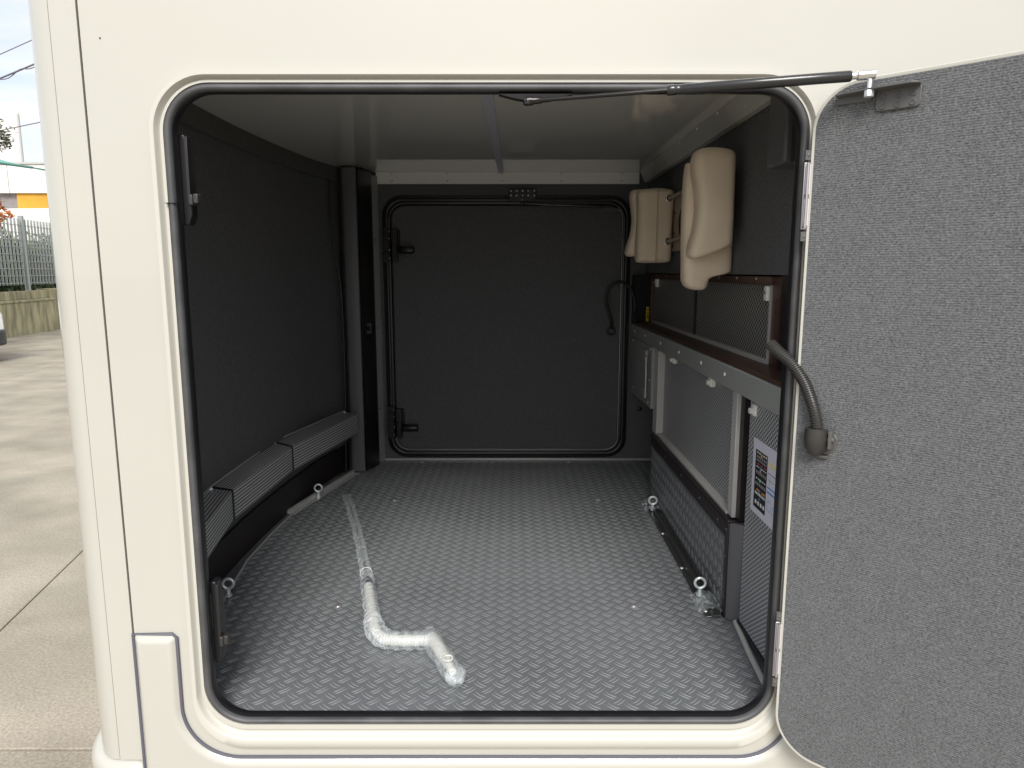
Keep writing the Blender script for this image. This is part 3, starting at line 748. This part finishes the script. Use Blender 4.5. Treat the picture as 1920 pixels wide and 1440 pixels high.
# brown ledge, upper mesh and its frame
build('brown_ledge', MB().box(.605, .700, .055, 2.085, 1.3125, 1.322), M_brown, MH, bevel=.001)
build('upper_mesh_panel', MB().box(.690, .70, .46, 1.235, 1.335, 1.532), M_mesh_up, MH, smooth=0)
build('upper_mesh_panel', MB().box(.690, .70, 1.255, 2.03, 1.335, 1.532), M_mesh_up, MH, smooth=0)
build('mesh_divider', MB().box(.684, .70, 1.236, 1.254, 1.335, 1.532), M_black, MH)
build('mesh_sill', MB().box(.678, .702, .46, 2.03, 1.3225, 1.3345), M_lightframe, MH, bevel=.001)
build('mesh_top_rail', MB().box(.672, .702, .44, 2.06, 1.533, 1.556), M_brown, MH, bevel=.002)
build('brown_near_post', MB().box(.684, .702, .375, .455, 1.3225, 1.556), M_brown, MH, bevel=.002)
build('near_post_edge', MB().box(.678, .6895, .4555, .4595, 1.3235, 1.5325), M_alu, MH)
build('brown_far_post', MB().box(.672, .702, 2.032, 2.07, 1.3225, 1.532), M_brown, MH, bevel=.002)
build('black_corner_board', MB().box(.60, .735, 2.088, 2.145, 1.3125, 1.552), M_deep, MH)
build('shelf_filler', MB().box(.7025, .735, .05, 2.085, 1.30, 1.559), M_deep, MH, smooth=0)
build('near_filler', MB().box(.676, .690, .052, .374, 1.3225, 1.559), M_blackm, MH)
yl = build('yellow_sticker', MB().box(.662, .690, 2.0862, 2.0875, 1.325, 1.395), M_yellow, MH)
build('sticker_print', MB().box(.665, .687, 2.0855, 2.0862, 1.378, 1.386).box(.665, .687, 2.0855, 2.0862, 1.360, 1.366).box(.665, .687, 2.0855, 2.0862, 1.340, 1.352), mat('dark_print', (.12, .09, .01), rough=.6), yl)
for y, z in ((1.935, 1.517), (.475, 1.513)):
    cl = build('corner_clip', MB().box(.672, .689, y - .013, y + .013, z - .022, z + .018), M_clip, MH, bevel=.004, seg=3)
    build('clip_knob', MB().tube([(.666, y, z), (.674, y, z)], .006, 12), M_steel, cl)
for y in (.55, .72, .9, 1.1, 1.3, 1.5, 1.7, 1.9):
    build('rail_screw', MB().dome((.6718, y, 1.549), (-1, 0, 0), .0045, .002), M_steel, MH)
# cornice under the ceiling
build('ceiling_cornice', MB().prism([(.618, CZ - .0008), (.642, 1.992), (.6640, 1.992), (.6640, CZ - .0008)], .055, BY - .03, 'y'), M_cornice, MH, bevel=.001)
for y in (.35, .58, .82, 1.06, 1.32, 1.58, 1.84, 2.05):
    build('cornice_screw', MB().dome((.6197, y, 2.041), (-.9, 0, -.4), .0048, .0025), M_clip, MH)
    build('cornice_screw', MB().dome((.633, y + .02, 2.012), (-.9, 0, -.4), .0048, .0025), M_cornice, MH)
# black box in the near upper corner
bx = build('speaker_box', MB().box(.600, .6635, .205, .314, 1.807, 2.000), M_column, MH, bevel=.008, seg=3)
build('cable_cover', MB().box(.612, .6635, .058, .200, 1.80, 2.0), M_black, MH, bevel=.006)
# white strip at ceiling/back wall
ws = build('white_back_strip', MB().box(-.663, .620, BY - .006, BY - .0005, 1.989, CZ - .0008), M_white, MH)
for x in (-.585, -.315, .24, .535, -.045):
    build('strip_rivet', MB().dome((x, BY - .006, 2.003), (0, -1, 0), .0045, .003), M_alu, ws)
    build('strip_rivet', MB().dome((x, BY - .006, 2.038), (0, -1, 0), .0045, .003), M_alu, ws)
# profile across the ceiling
build('ceiling_profile', MB().prism([(-.093, .05), (-.056, .05), (-.040, 2.143), (-.066, 2.143)], CZ - .007, CZ - .0006, 'z'), mat('grey_profile', (.55, .55, .62), rough=.35), MH)

# ------------------------------------------------------------------ opposite door seen from inside
bd = build('far_door_panel', MB().prism(rrect(-.590, .540, .665, 1.885, .065), BY - .010, BY - .002, 'y'), M_felt, MH, bevel=.003)
def bl(o_, y): return rrect(-.618 + o_, .566 - o_, .640 + o_, 1.912 - o_, .085 - o_ * .7, y, 10)
build('far_door_frame', MB().bridge([bl(-.022, BY - .0015), bl(-.020, BY - .010), bl(-.008, BY - .012), bl(-.004, BY - .005), bl(.004, BY - .005), bl(.007, BY - .014), bl(.017, BY - .016), bl(.023, BY - .010), bl(.024, BY - .001)]), M_black, MH, smooth=60)
rr = rrect(-.594, .543, .662, 1.888, .066, BY - .0125, 10)
build('light_gap_strip', MB().tube(rr[33:44] + rr[0:7], .0028, 6), mat('bright_gap_strip', (.45, .45, .42), rough=.3, metal=.4), bd)  # pale strip, its colour standing in for the light gap on the right
build('light_gap_strip', MB().tube(rr[22:34], .0025, 6), mat('dull_gap_strip', (.40, .40, .38), rough=.35, metal=.6), bd)  # duller strip coloured in for the light slit along the bottom
def far_latch(z):
    r_ = bpy.data.objects.new('door_latch', None); COL.objects.link(r_); r_.parent = MH; r_.location = (-.59, BY - .012, z)
    mb = MB().box(-.045, -.010, -.015, 0, -.08, .09).box(-.042, -.015, -.030, -.015, -.05, .06)
    for k in range(4): mb.box(-.043, -.013, -.034, -.030, -.045 + k * .027, -.032 + k * .027)
    build('hinge_plate', mb, M_black, r_, bevel=.003)
    mb = MB().box(.0, .030, -.030, 0, -.075, .08).box(.030, .040, -.020, 0, -.035, .075).box(.003, .026, -.040, -.03, -.055, .01)
    for k in range(5): mb.box(.028, .041, -.026, -.020, -.02 + k * .018, -.01 + k * .018)
    build('lock_body', mb, M_black, r_, bevel=.003)
    build('knob', MB().tube([(.028, -.028, -.020), (.040, -.028, -.020), (.105, -.028, -.020), (.111, -.028, -.020)], [.012, .0185, .0185, .015], 18), M_black, r_)
    for k in (-.06, -.02, .035, .07):
        build('rivet', MB().dome((-.012, -.0152, k), (0, -1, 0), .004, .003), M_steel, r_)
far_latch(1.692); far_latch(.800)
sp_ = build('strut_mount_plate', MB().box(-.015, .118, BY - .026, BY - .014, 1.902, 1.962), M_black, MH, bevel=.003)
for k in range(5):
    for z in (1.954, 1.932):
        build('rivet', MB().dome((-.006 + k * .0285, BY - .026, z), (0, -1, 0), .0045, .004), M_clip, sp_)
build('rivet', MB().dome((.051, BY - .026, 1.912), (0, -1, 0), .0045, .004), M_clip, sp_)
st = build('far_gas_strut', MB().tube([(.052, BY - .045, 1.893), (.13, BY - .045, 1.889), (.131, BY - .045, 1.889), (.44, BY - .04, 1.878)], [.004, .004, .007, .007], 10), M_cyl, MH)
build('strut_end', MB().box(.43, .52, BY - .03, BY - .012, 1.855, 1.872).dome((.05, BY - .045, 1.893), (0, -1, 0), .009, .008, base=.008), M_bracket, st)
build('door_cable_loop', MB().tube([(p.x, p.y, p.z) for p in catmull([(.497, 2.125, 1.285), (.490, 2.10, 1.33), (.463, 2.085, 1.42), (.475, 2.08, 1.487), (.525, 2.08, 1.518), (.578, 2.085, 1.49), (.604, 2.09, 1.42), (.600, 2.10, 1.33)])], .0075, 10), M_cable, MH)
build('cable_grommet', MB().torus((.497, 2.133, 1.272), (0, 1, 0), .018, .006), M_black, MH)
build('wall_button', MB().dome((.655, BY, .87), (0, -1, 0), .012, .006), M_black, MH)

# ------------------------------------------------------------------ jamb latches on the near left side
def jamb_latch(z0, z1, yb, label):
    r_ = bpy.data.objects.new('jamb_latch', None); COL.objects.link(r_); r_.parent = MH; r_.location = (-.655, .026, z0)
    h = z1 - z0
    build('latch_rail', MB().prism([(.000, 0), (.000, h), (.013, h), (.018, h * .55), (.018, h * .12), (.010, 0)], .0, .030, 'y'), M_black, r_, bevel=.003)
    build('rail_lip', MB().box(.012, .019, -.004, .0, h * .30, h * .97), mat('worn_black_edge', (.02, .018, .017), rough=.35), r_, bevel=.001)
    build('striker', MB().box(.014, .023, -.006, .018, h * .22, h * .34).box(.023, .033, -.004, .014, h * .24, h * .35), mat('dark_steel', (.05, .048, .046), rough=.4, metal=.3), r_, bevel=.002)
jamb_latch(1.66, 1.835, 0, ''); jamb_latch(.715, .905, 0, '')

# ------------------------------------------------------------------ open door
DA = R(44); HX, HY = .60, -.072
door = bpy.data.objects.new('garage_door', None); COL.objects.link(door); door.parent = MH
door['label'] = 'open garage door lined with grey carpet'
door.location = (HX, HY, 0); door.rotation_euler = (0, 0, -DA)     # local x along the door, local -y faces the camera
ds0, ds1, dz0, dz1 = -.045, 1.165, .568, 1.901
mb = MB(); n_ = 12
def dl(o_, y, r_=None):
    return rrect(ds0 - o_, ds1 + o_, dz0 - o_, dz1 + o_, (.075 if r_ is None else r_) + o_, y, n_)
mb.bridge([dl(-.004, -.001), dl(.0, -.003), dl(.005, -.003), dl(.0075, .001), dl(.008, .006), dl(.008, .026), dl(.006, .031), dl(-.02, .032)])
mb.f.append(tuple(range(7 * 4 * (n_ + 1), 8 * 4 * (n_ + 1))))
build('door_shell', mb, M_frame, door, smooth=50)
build('carpet_lining', MB().prism(rrect(ds0 + .0005, ds1 - .0005, dz0 + .0005, dz1 - .0005, .0745, None, n_), -.0035, .006, 'y'), M_carpet, door)
# strut bracket
br = build('strut_bracket', MB().prism([(-.008, -.0), (.125, -.0), (.130, -.006), (.130, -.022), (.120, -.030), (.05, -.030), (-.008, -.014)], 1.879, 1.8825, 'z', Matrix.Translation((0, -.004, 0))), M_bracket, door, bevel=.001)
mb = MB().prism(rrect(.058, .130, 1.845, 1.883, .008, None, 5), -.0085, -.004, 'y')
build('bracket_plate', mb, M_bracket, door, bevel=.0015)
build('bracket_plate', MB().box(-.008, .050, -.0075, -.004, 1.866, 1.881), M_bracket, door, bevel=.001)
mb = MB()
for x in (.070, .094, .118):
    for z in (1.868, 1.853):
        mb.torus((x, -.009, z), (0, 1, 0), .0040, .0016, 14, 6).dome((x, -.0085, z), (0, -1, 0), .0032, .001)
build('bracket_screw', mb, M_bracket, door)
build('ball_stud', MB().tube([(.052, -.026, 1.900), (.052, -.026, 1.883), (.052, -.026, 1.879), (.052, -.026, 1.868)], [.004, .004, .0085, .0085], 8), M_zinc, door, bevel=.001)
# hose bracket
hb = build('hose_bracket', MB().prism([(-.034, 1.252), (-.030, 1.232), (-.018, 1.219), (.020, 1.219), (.033, 1.232), (.037, 1.252), (.030, 1.262), (-.028, 1.262)], -.008, -.0035, 'y'), M_bracket, door, bevel=.002)
build('bracket_cup', MB().tube([(0, -.020, 1.270), (0, -.021, 1.252), (0, -.020, 1.236), (0, -.014, 1.226), (0, -.008, 1.222)], [.0205, .0215, .020, .015, .006], 20), M_hose, door)
build('bracket_foot', MB().box(-.020, .022, -.012, -.0035, 1.212, 1.217), M_bracket, door, bevel=.001)
build('bracket_ear', MB().box(.024, .030, -.024, -.006, 1.234, 1.268).tube([(.022, -.018, 1.252), (.034, -.018, 1.252)], .005, 10), M_bracket, door, bevel=.001)

# hose from the wall to the door
hp = catmull([(.527, .016, 1.422), (.5365, -.008, 1.408), (.554, -.030, 1.388), (.570, -.055, 1.355), (.5795, -.078, 1.315), (.586, -.088, 1.280), (.586, -.0865, 1.262)], 16)
Lh = [0]
for i in range(1, len(hp)): Lh.append(Lh[-1] + (hp[i] - hp[i - 1]).length)
tot = Lh[-1]; P = []; RR = []
nr = 46
for k in range(nr * 4 + 1):
    s_ = tot * k / (nr * 4); i = max(j for j in range(len(Lh)) if Lh[j] <= s_ + 1e-9); i = min(i, len(hp) - 2)
    P.append(hp[i].lerp(hp[i + 1], (s_ - Lh[i]) / (Lh[i + 1] - Lh[i]))); RR.append(.0108 + .0013 * (1 if k % 4 in (0, 1) else -1) * .8)
build('corrugated_hose', MB().tube(P, RR, 18), M_hose, MH, smooth=30)

# hinges between frame and door
def hinge(z0, z1, x):
    r_ = bpy.data.objects.new('door_hinge', None); COL.objects.link(r_); r_.parent = MH; r_.location = (x, -.036, z0)
    h = z1 - z0
    build('hinge_leaf', MB().box(-.006, .006, .0, .004, 0, h), M_steel, r_, bevel=.001)
    m2 = MB().box(-.004, .008, -.004, -.0005, h * .05, h * .46).box(-.004, .008, -.004, -.0005, h * .52, h * .97)
    build('leaf_cover', m2, mat('pale_hinge_cover', (.62, .57, .60), rough=.4), r_, bevel=.0015)
    build('hinge_pin', MB().tube([(-.001, -.006, h * .02), (-.001, -.006, h * .99)], .0028, 10), M_steel, r_)
    for zz in (-.022, h + .004):
        build('screw_tab', MB().box(-.006, .006, -.002, .004, zz, zz + .018).dome((0, -.002, zz + .009), (0, -1, 0), .0035, .0015), M_bracket, r_, bevel=.0008)
hinge(1.648, 1.772, .558); hinge(.722, .845, .558)

# gas strut
ga = Vector((.030, -.004, 1.889)); gb = Vector((HX + .052 * math.cos(DA) - .026 * math.sin(DA), HY - .052 * math.sin(DA) - .026 * math.cos(DA), 1.905))
gd = (gb - ga).normalized(); gL = (gb - ga).length
gs = build('gas_strut', MB().tube([ga + gd * (gL * .43), ga + gd * (gL * .435), ga + gd * (gL * .455), ga + gd * (gL * .457), ga + gd * (gL * .475), ga + gd * (gL * .477), ga + gd * (gL * .945), ga + gd * (gL * .95)], [.008, .0095, .0095, .0085, .0085, .0095, .0095, .008], 20), M_cyl, MH)
build('piston_rod', MB().tube([ga + gd * .02, ga + gd * (gL * .44)], .0038, 14), M_rod, gs)
build('end_fitting', MB().tube([ga - gd * .006, ga + gd * .008, ga + gd * .012, ga + gd * .026], [.0085, .0085, .0065, .0065], 14).dome(ga, (0, 0, 1), .009, .009, base=.006), M_rod, gs)
build('chrome_end', MB().tube([gb - gd * .038, gb - gd * .022, gb - gd * .02, gb + gd * .008], [.006, .006, .0085, .0085], 14), M_chrome, gs, bevel=.001)
mb = MB()
arc = [(-.070 + .14 * k / 14) for k in range(15)]
mb.prism([(.045 + a, 1.9015) for a in arc] + [(.045 + a, 1.901 - .012 * math.cos(a / .07 * math.pi / 2)) for a in reversed(arc)], -.008, .012, 'y')
build('strut_mount', mb, M_deep, MH, bevel=.002)
build('mount_stud', MB().tube([(.030, -.004, 1.895), (.030, -.004, 1.886)], .004, 10), M_steel, MH)
build('small_plug', MB().dome((-.776, -.0005, 2.003), (0, -1, 0), .0018, .001), mat('plug', (.12, .07, .06)), MH)

# ================================================================== LOOSE THINGS
# --- headrests hung on the right wall
def pillow(outline, y0, y1, r, steps=4, bulge=.0):
    """soft bolster: x/z outline, every height gets a rounded cross section between y0 and y1"""
    zs = [p[1] for p in outline]; za, zb = min(zs) + 1e-4, max(zs) - 1e-4; n_ = len(outline)
    rows_ = []; NR = 56; ym = (y0 + y1) / 2; hd0 = (y1 - y0) / 2; NC = 32
    for k in range(NR + 1):
        z = za + (zb - za) * (1 - math.cos(math.pi * k / NR)) / 2
        xs = []
        for i in range(n_):
            a = outline[i]; b = outline[(i + 1) % n_]
            if (a[1] - z) * (b[1] - z) <= 0 and a[1] != b[1]: xs.append(a[0] + (b[0] - a[0]) * (z - a[1]) / (b[1] - a[1]))
        xl, xr = min(xs), max(xs); e_ = min(z - za, zb - z); f_ = min(1, e_ / (r * 1.2)); hd = hd0 * (.35 + .65 * math.sqrt(1 - (1 - f_) ** 2))
        hw = (xr - xl) / 2; xm = (xr + xl) / 2; row = []
        p_ = .42 if hw > hd0 else .55
        for j in range(NC):
            a = 2 * math.pi * j / NC; c, s_ = math.cos(a), math.sin(a)
            row.append((xm + hw * math.copysign(abs(c) ** p_, c), ym + (hd + bulge * abs(s_)) * math.copysign(abs(s_) ** (p_ + .1), s_), z))
        rows_.append(row)
    mb = MB().bridge(rows_); mb.f += [tuple(range(NC)), tuple(range(NR * NC, (NR + 1) * NC))]
    return mb
def cat2(P, n=6):
    P = [Vector((*p, 0)) for p in P]; Q = []; m_ = len(P)
    for i in range(m_):
        a = P[i - 1]; b = P[i]; c = P[(i + 1) % m_]; d = P[(i + 2) % m_]
        for k in range(n):
            t = k / n; q = .5 * ((2 * b) + (c - a) * t + (2 * a - 5 * b + 4 * c - d) * t * t + (3 * b - a - 3 * c + d) * t ** 3); Q.append((q.x, q.y))
    return Q
GRP = 'cream leather headrests hung on the garage wall'
h1 = thing('headrest', 'larger cream leather headrest, nearest the opening, covering the mesh corner', 'headrest', (.598, .80, 1.5), GRP)
def H1(mb): return shift(mb, (.59, .80, 1.5))
out1 = cat2([(.536, 1.905), (.548, 1.928), (.575, 1.934), (.630, 1.932), (.655, 1.922), (.661, 1.900), (.662, 1.80), (.663, 1.70), (.661, 1.655), (.640, 1.638), (.585, 1.616), (.548, 1.607), (.532, 1.622), (.536, 1.655), (.547, 1.70), (.552, 1.76), (.546, 1.82), (.536, 1.865)])
kz = lambda P, k: [(x * k, 1.57 + (z - 1.57) * k) for x, z in P]
build('front_cushion', H1(pillow(kz(out1, .947), .64, .725, .030, 6, .006)), M_leather, h1, smooth=70)
out2 = cat2([(.548, 1.895), (.560, 1.908), (.60, 1.910), (.660, 1.905), (.700, 1.90), (.706, 1.88), (.708, 1.75), (.708, 1.60), (.706, 1.568), (.690, 1.560), (.650, 1.552), (.636, 1.545), (.630, 1.518), (.612, 1.508), (.575, 1.512), (.553, 1.535), (.548, 1.60), (.544, 1.75)])
build('rear_cushion', H1(pillow(kz(out2, .927), .73, .805, .022, 5, .003)), M_leather, h1, smooth=70)
st_ = [(.655, 1.672), (.650, 1.656), (.635, 1.650), (.59, 1.634), (.558, 1.628)]
mb = MB(); sp2 = catmull([(x * .945, .642, 1.57 + (z - 1.57) * .945) for x, z in st_], 10)
for i in range(0, len(sp2) - 1, 2): mb.tube([sp2[i], sp2[i + 1]], .0012, 5)
sp3 = catmull([(x * .945, .650, 1.57 + (z - 1.57) * .945) for x, z in ((.575, 1.921), (.61, 1.916), (.64, 1.910), (.657, 1.895))], 10)
for i in range(0, len(sp3) - 1, 2): mb.tube([sp3[i], sp3[i + 1]], .0012, 5)
build('stitching', H1(mb), M_thread, h1)
build('support_rod', H1(MB().tube([(.655, 1.20, 1.862), (.600, 1.00, 1.852), (.580, .80, 1.84)], .007, 10)), M_beigemetal, h1)

h2 = thing('headrest', 'smaller cream leather headrest farther back, with two metal eyelets', 'headrest', (.57, 1.50, 1.6), GRP)
def H2(mb): return shift(mb, (.57, 1.50, 1.6))
o2 = cat2([(.508, 1.875), (.520, 1.892), (.545, 1.897), (.600, 1.900), (.645, 1.893), (.657, 1.880), (.653, 1.80), (.652, 1.70), (.652, 1.625), (.640, 1.606), (.58, 1.603), (.525, 1.604), (.510, 1.618), (.510, 1.70), (.512, 1.80)])
build('main_cushion', H2(pillow(o2, 1.50, 1.60, .020, 5, .004)), M_leather, h2, smooth=70)
o3 = cat2([(.496, 1.888), (.508, 1.905), (.545, 1.906), (.575, 1.895), (.575, 1.75), (.575, 1.645), (.548, 1.638), (.500, 1.630), (.483, 1.640), (.484, 1.665), (.500, 1.72), (.507, 1.78), (.500, 1.84)])
build('back_pillow', H2(pillow(o3, 1.61, 1.69, .025, 5, .003)), M_leather, h2, smooth=70)
build('seam_line', H2(MB().tube([(.583, 1.4965, 1.893), (.583, 1.4945, 1.80), (.583, 1.4945, 1.70), (.583, 1.4965, 1.606)], .0014, 5).tube([(.588, 1.4965, 1.893), (.588, 1.4945, 1.80), (.588, 1.4945, 1.70), (.588, 1.4965, 1.606)], .0010, 5)), M_thread, h2)
for z in (1.857, 1.687):
    e_ = build('eyelet', H2(MB().torus((.628, 1.4945, z), (0, 1, 0), .0115, .0035)), M_chrome, h2)
    build('eyelet_hole', H2(MB().tube([(.628, 1.4935, z), (.628, 1.4965, z)], .0095, 18)), M_deep, e_)
    build('support_rod', H2(MB().tube([(.628, 1.498, z), (.630, 1.46, z + .002), (.650, 1.32, z + .012), (.655, 1.24, z + .018)], .0065, 10)), M_beigemetal, h2)
# bracket plate on the wall between the two
bp = build('headrest_bracket', MB().box(.655, .6645, 1.10, 1.54, 1.648, 1.868), M_beigemetal, MH, bevel=.003)
build('bracket_slot', MB().prism([(1.34 + .085 * math.cos(R(a)), 1.755 + .070 * math.sin(R(a))) for a in range(0, 360, 12)], .6535, .6548, 'x'), M_deep, bp)
mb = MB()
for y, z in ((1.52, 1.85), (1.52, 1.67), (1.50, 1.72), (1.5, 1.80)): mb.dome((.655, y, z), (-1, 0, 0), .006, .003)
build('bracket_bolt', mb, M_black, bp)

# --- plastic-wrapped cranked pole lying on the floor
pz = FZ + .024
pole = thing('wrapped_pole', 'cream cranked pole wrapped in clear plastic lying on the grey tread floor', 'pole', (-.36, .33, FZ))
def PO(mb): return shift(mb, (-.36, .33, FZ))
axis = catmull([(-.722, 1.56, pz - .01), (-.60, 1.18, pz - .008), (-.50, .84, pz), (-.432, .59, pz), (-.392, .44, pz), (-.365, .345, pz), (-.335, .300, pz), (-.295, .288, pz), (-.245, .288, pz), (-.205, .290, pz)], 8)
build('inner_rod', PO(MB().tube([axis[0] - Vector((0, 0, .010)), axis[8] - Vector((0, 0, .010)), axis[16] - Vector((0, 0, .010)), axis[24]], .006, 10)), mat('dull_grey_rod', (.34, .37, .38), rough=.4, metal=.5), pole)
build('dark_coupling', PO(MB().tube([(-.447, .645, pz), (-.436, .605, pz)], .0165, 16)), mat('blue_black_cap', (.02, .025, .05), rough=.4), pole, bevel=.002)
build('cream_tube', PO(MB().tube([(-.436, .605, pz)] + [tuple(p) for p in axis[26:]] , .0145, 18)), M_cream_tube, pole)
build('handle_grip', PO(MB().tube([(-.212, .300, pz + .004), (-.205, .290, pz + .004), (-.175, .220, pz + .004), (-.140, .135, pz + .004)], [.014, .017, .0165, .009], 18)), M_cream_tube, pole, bevel=.002)
build('end_ring', PO(MB().torus((-.155, .168, pz + .0205), (0, -.1, 1), .011, .0025).torus((-.155, .168, pz + .0205), (0, -.1, 1), .0045, .0018)), M_cream_tube, pole)
def sleeve(path, r0, seed, flat=.75, n=26, amp=.14, pinch=False):
    random.seed(seed); T = []; pts = [Vector(p) for p in path]; dense = []
    for i in range(len(pts) - 1):
        for k in range(5): dense.append(pts[i].lerp(pts[i + 1], k / 5))
    dense.append(pts[-1]); mb = MB(); rws = []; ph = [random.uniform(0, 6) for _ in range(5)]
    for i, p in enumerate(dense):
        t = (dense[min(i + 1, len(dense) - 1)] - dense[max(i - 1, 0)]).normalized(); side = t.cross(Vector((0, 0, 1))).normalized(); row = []
        e_ = min(i, len(dense) - 1 - i); k_ = 1 if e_ > 1 else .8
        if pinch and len(dense) - 1 - i < 6: k_ = [.25, .5, .7, .85, .95, 1][len(dense) - 1 - i]
        for j in range(n):
            a = 2 * math.pi * j / n
            rr_ = r0 * k_ * (1 + amp * math.sin(3 * a + i * .7 + ph[0]) * math.sin(i * .43 + ph[1]) + random.uniform(-.02, .02))
            row.append(p + side * math.cos(a) * rr_ + Vector((0, 0, 1)) * max(math.sin(a) * rr_ * flat, -(p.z - FZ - .003)))
        rws.append(row)
    mb.bridge(rws); return mb
ax_ = [tuple(p) for p in axis]
build('plastic_sleeve', PO(sleeve([(x, y, z - .012) for x, y, z in ax_[:21]], .019, 3, .42)), M_wrap, pole, smooth=50)
build('plastic_sleeve', PO(sleeve(ax_[20:38], .022, 4, .8)), M_wrap, pole, smooth=50)
build('plastic_sleeve', PO(sleeve(ax_[35:], .026, 5, .9)), M_wrap, pole, smooth=40)
build('plastic_sleeve', PO(sleeve([(-.222, .325, pz), (-.200, .275, pz), (-.165, .195, pz), (-.135, .125, pz), (-.126, .100, pz - .008)], .027, 6, .8, pinch=True)), M_wrap, pole, smooth=40)
build('tape_ring', PO(MB().torus((axis[20].x, axis[20].y, axis[20].z), axis[21] - axis[19], .0185, .0009)), M_clip, pole)
random.seed(11)

# --- notice sheet on the mesh
ns = thing('notice_sheet', 'white printed notice sheet with a dark picture column taped to the mesh', 'notice', (.6245, .27, 1.05))
nxp = .6245
def NS(mb): return shift(mb, (.6245, .27, 1.05))
# sheet hangs slightly tilted: y from .345 (far edge) to .135 (near edge)
build('paper', NS(MB().box(nxp, nxp + .0008, .150, .362, .955, 1.148)), M_paper, ns, smooth=0)
pc = lambda n_, c: mat(n_, c, rough=.6)
K = pc('print_black', (.015, .015, .018)); G = pc('print_grey', (.30, .29, .31)); Wt = pc('print_white', (.8, .8, .8)); Or = pc('print_orange', (.75, .33, .03)); Bl = pc('print_blue', (.10, .33, .70))
Gn = pc('print_green', (.25, .62, .45)); Pu = pc('print_purple', (.38, .20, .50)); Yl = pc('print_yellow', (.85, .75, .25)); Rd = pc('print_red', (.6, .12, .10))
def pr(name, m, rects, lvl=1):
    mb = MB()
    for y0, y1, z0, z1 in rects: mb.box(nxp - .0003 * lvl, nxp - .0003 * lvl + .0002, y0, y1, z0, z1)
    build(name, NS(mb), m, ns, smooth=0)
yA, yB = .342, .258
pr('printed_column', K, [(yB, yA, .972, 1.122)])
def dashes(z, h, m, n_, lvl=2, nm='print_mark', sl=0, a=.9):
    w_ = (yA - yB - .010) / n_
    pr(nm, m, [(yB + .005 + i * w_, yB + .005 + i * w_ + w_ * .62, z, z + h) for i in range(n_)], lvl)
dashes(1.114, .004, Wt, 5); pr('print_mark', Or, [(.294, .304, 1.108, 1.118)], 3)
dashes(1.102, .007, G, 6); dashes(1.094, .005, G, 7); dashes(1.086, .0025, Rd, 3)
dashes(1.078, .003, Wt, 6); pr('print_mark', Bl, [(.296, .306, 1.074, 1.082)], 3); pr('print_mark', Or, [(.296, .306, 1.070, 1.074)], 3)
dashes(1.062, .008, G, 6); dashes(1.048, .003, Wt, 5); pr('print_mark', Gn, [(.297, .305, 1.044, 1.052)], 3)
dashes(1.032, .008, G, 6); dashes(1.019, .004, Or, 2); pr('print_mark', Bl, [(.296, .304, 1.018, 1.024)], 3)
dashes(1.008, .007, Wt, 7); pr('print_mark', Bl, [(.296, .304, .998, 1.003)], 3); dashes(.983, .010, Wt, 4)
pr('print_mark', Yl, [(.16, .252, 1.104, 1.110), (.232, .238, 1.094, 1.104)]); pr('print_mark', Pu, [(.16, .252, 1.082, 1.0845)])
pr('print_mark', Gn, [(.19, .252, 1.066, 1.068), (.236, .239, 1.056, 1.075)]); pr('print_mark', Bl, [(.16, .252, 1.046, 1.050), (.16, .252, 1.034, 1.039)])
fc = bpy.data.curves.new('lettering', 'FONT'); fc.body = 'Co'; fc.size = .042; fc.extrude = .0001; fc.materials.append(pc('print_pale_blue', (.42, .55, .78)))
fo = bpy.data.objects.new('lettering', fc); COL.objects.link(fo)
deps = bpy.context.evaluated_depsgraph_get(); bpy.context.view_layer.update()
me = bpy.data.meshes.new_from_object(fo.evaluated_get(bpy.context.evaluated_depsgraph_get())); bpy.data.objects.remove(fo)
lo = bpy.data.objects.new('lettering', me); COL.objects.link(lo); lo.parent = ns
lo.matrix_local = Matrix.Translation((nxp - .0006 - .6245, .250 - .27, .990 - 1.05)) @ Matrix.Rotation(R(-90), 4, 'Z') @ Matrix.Rotation(R(90), 4, 'X')
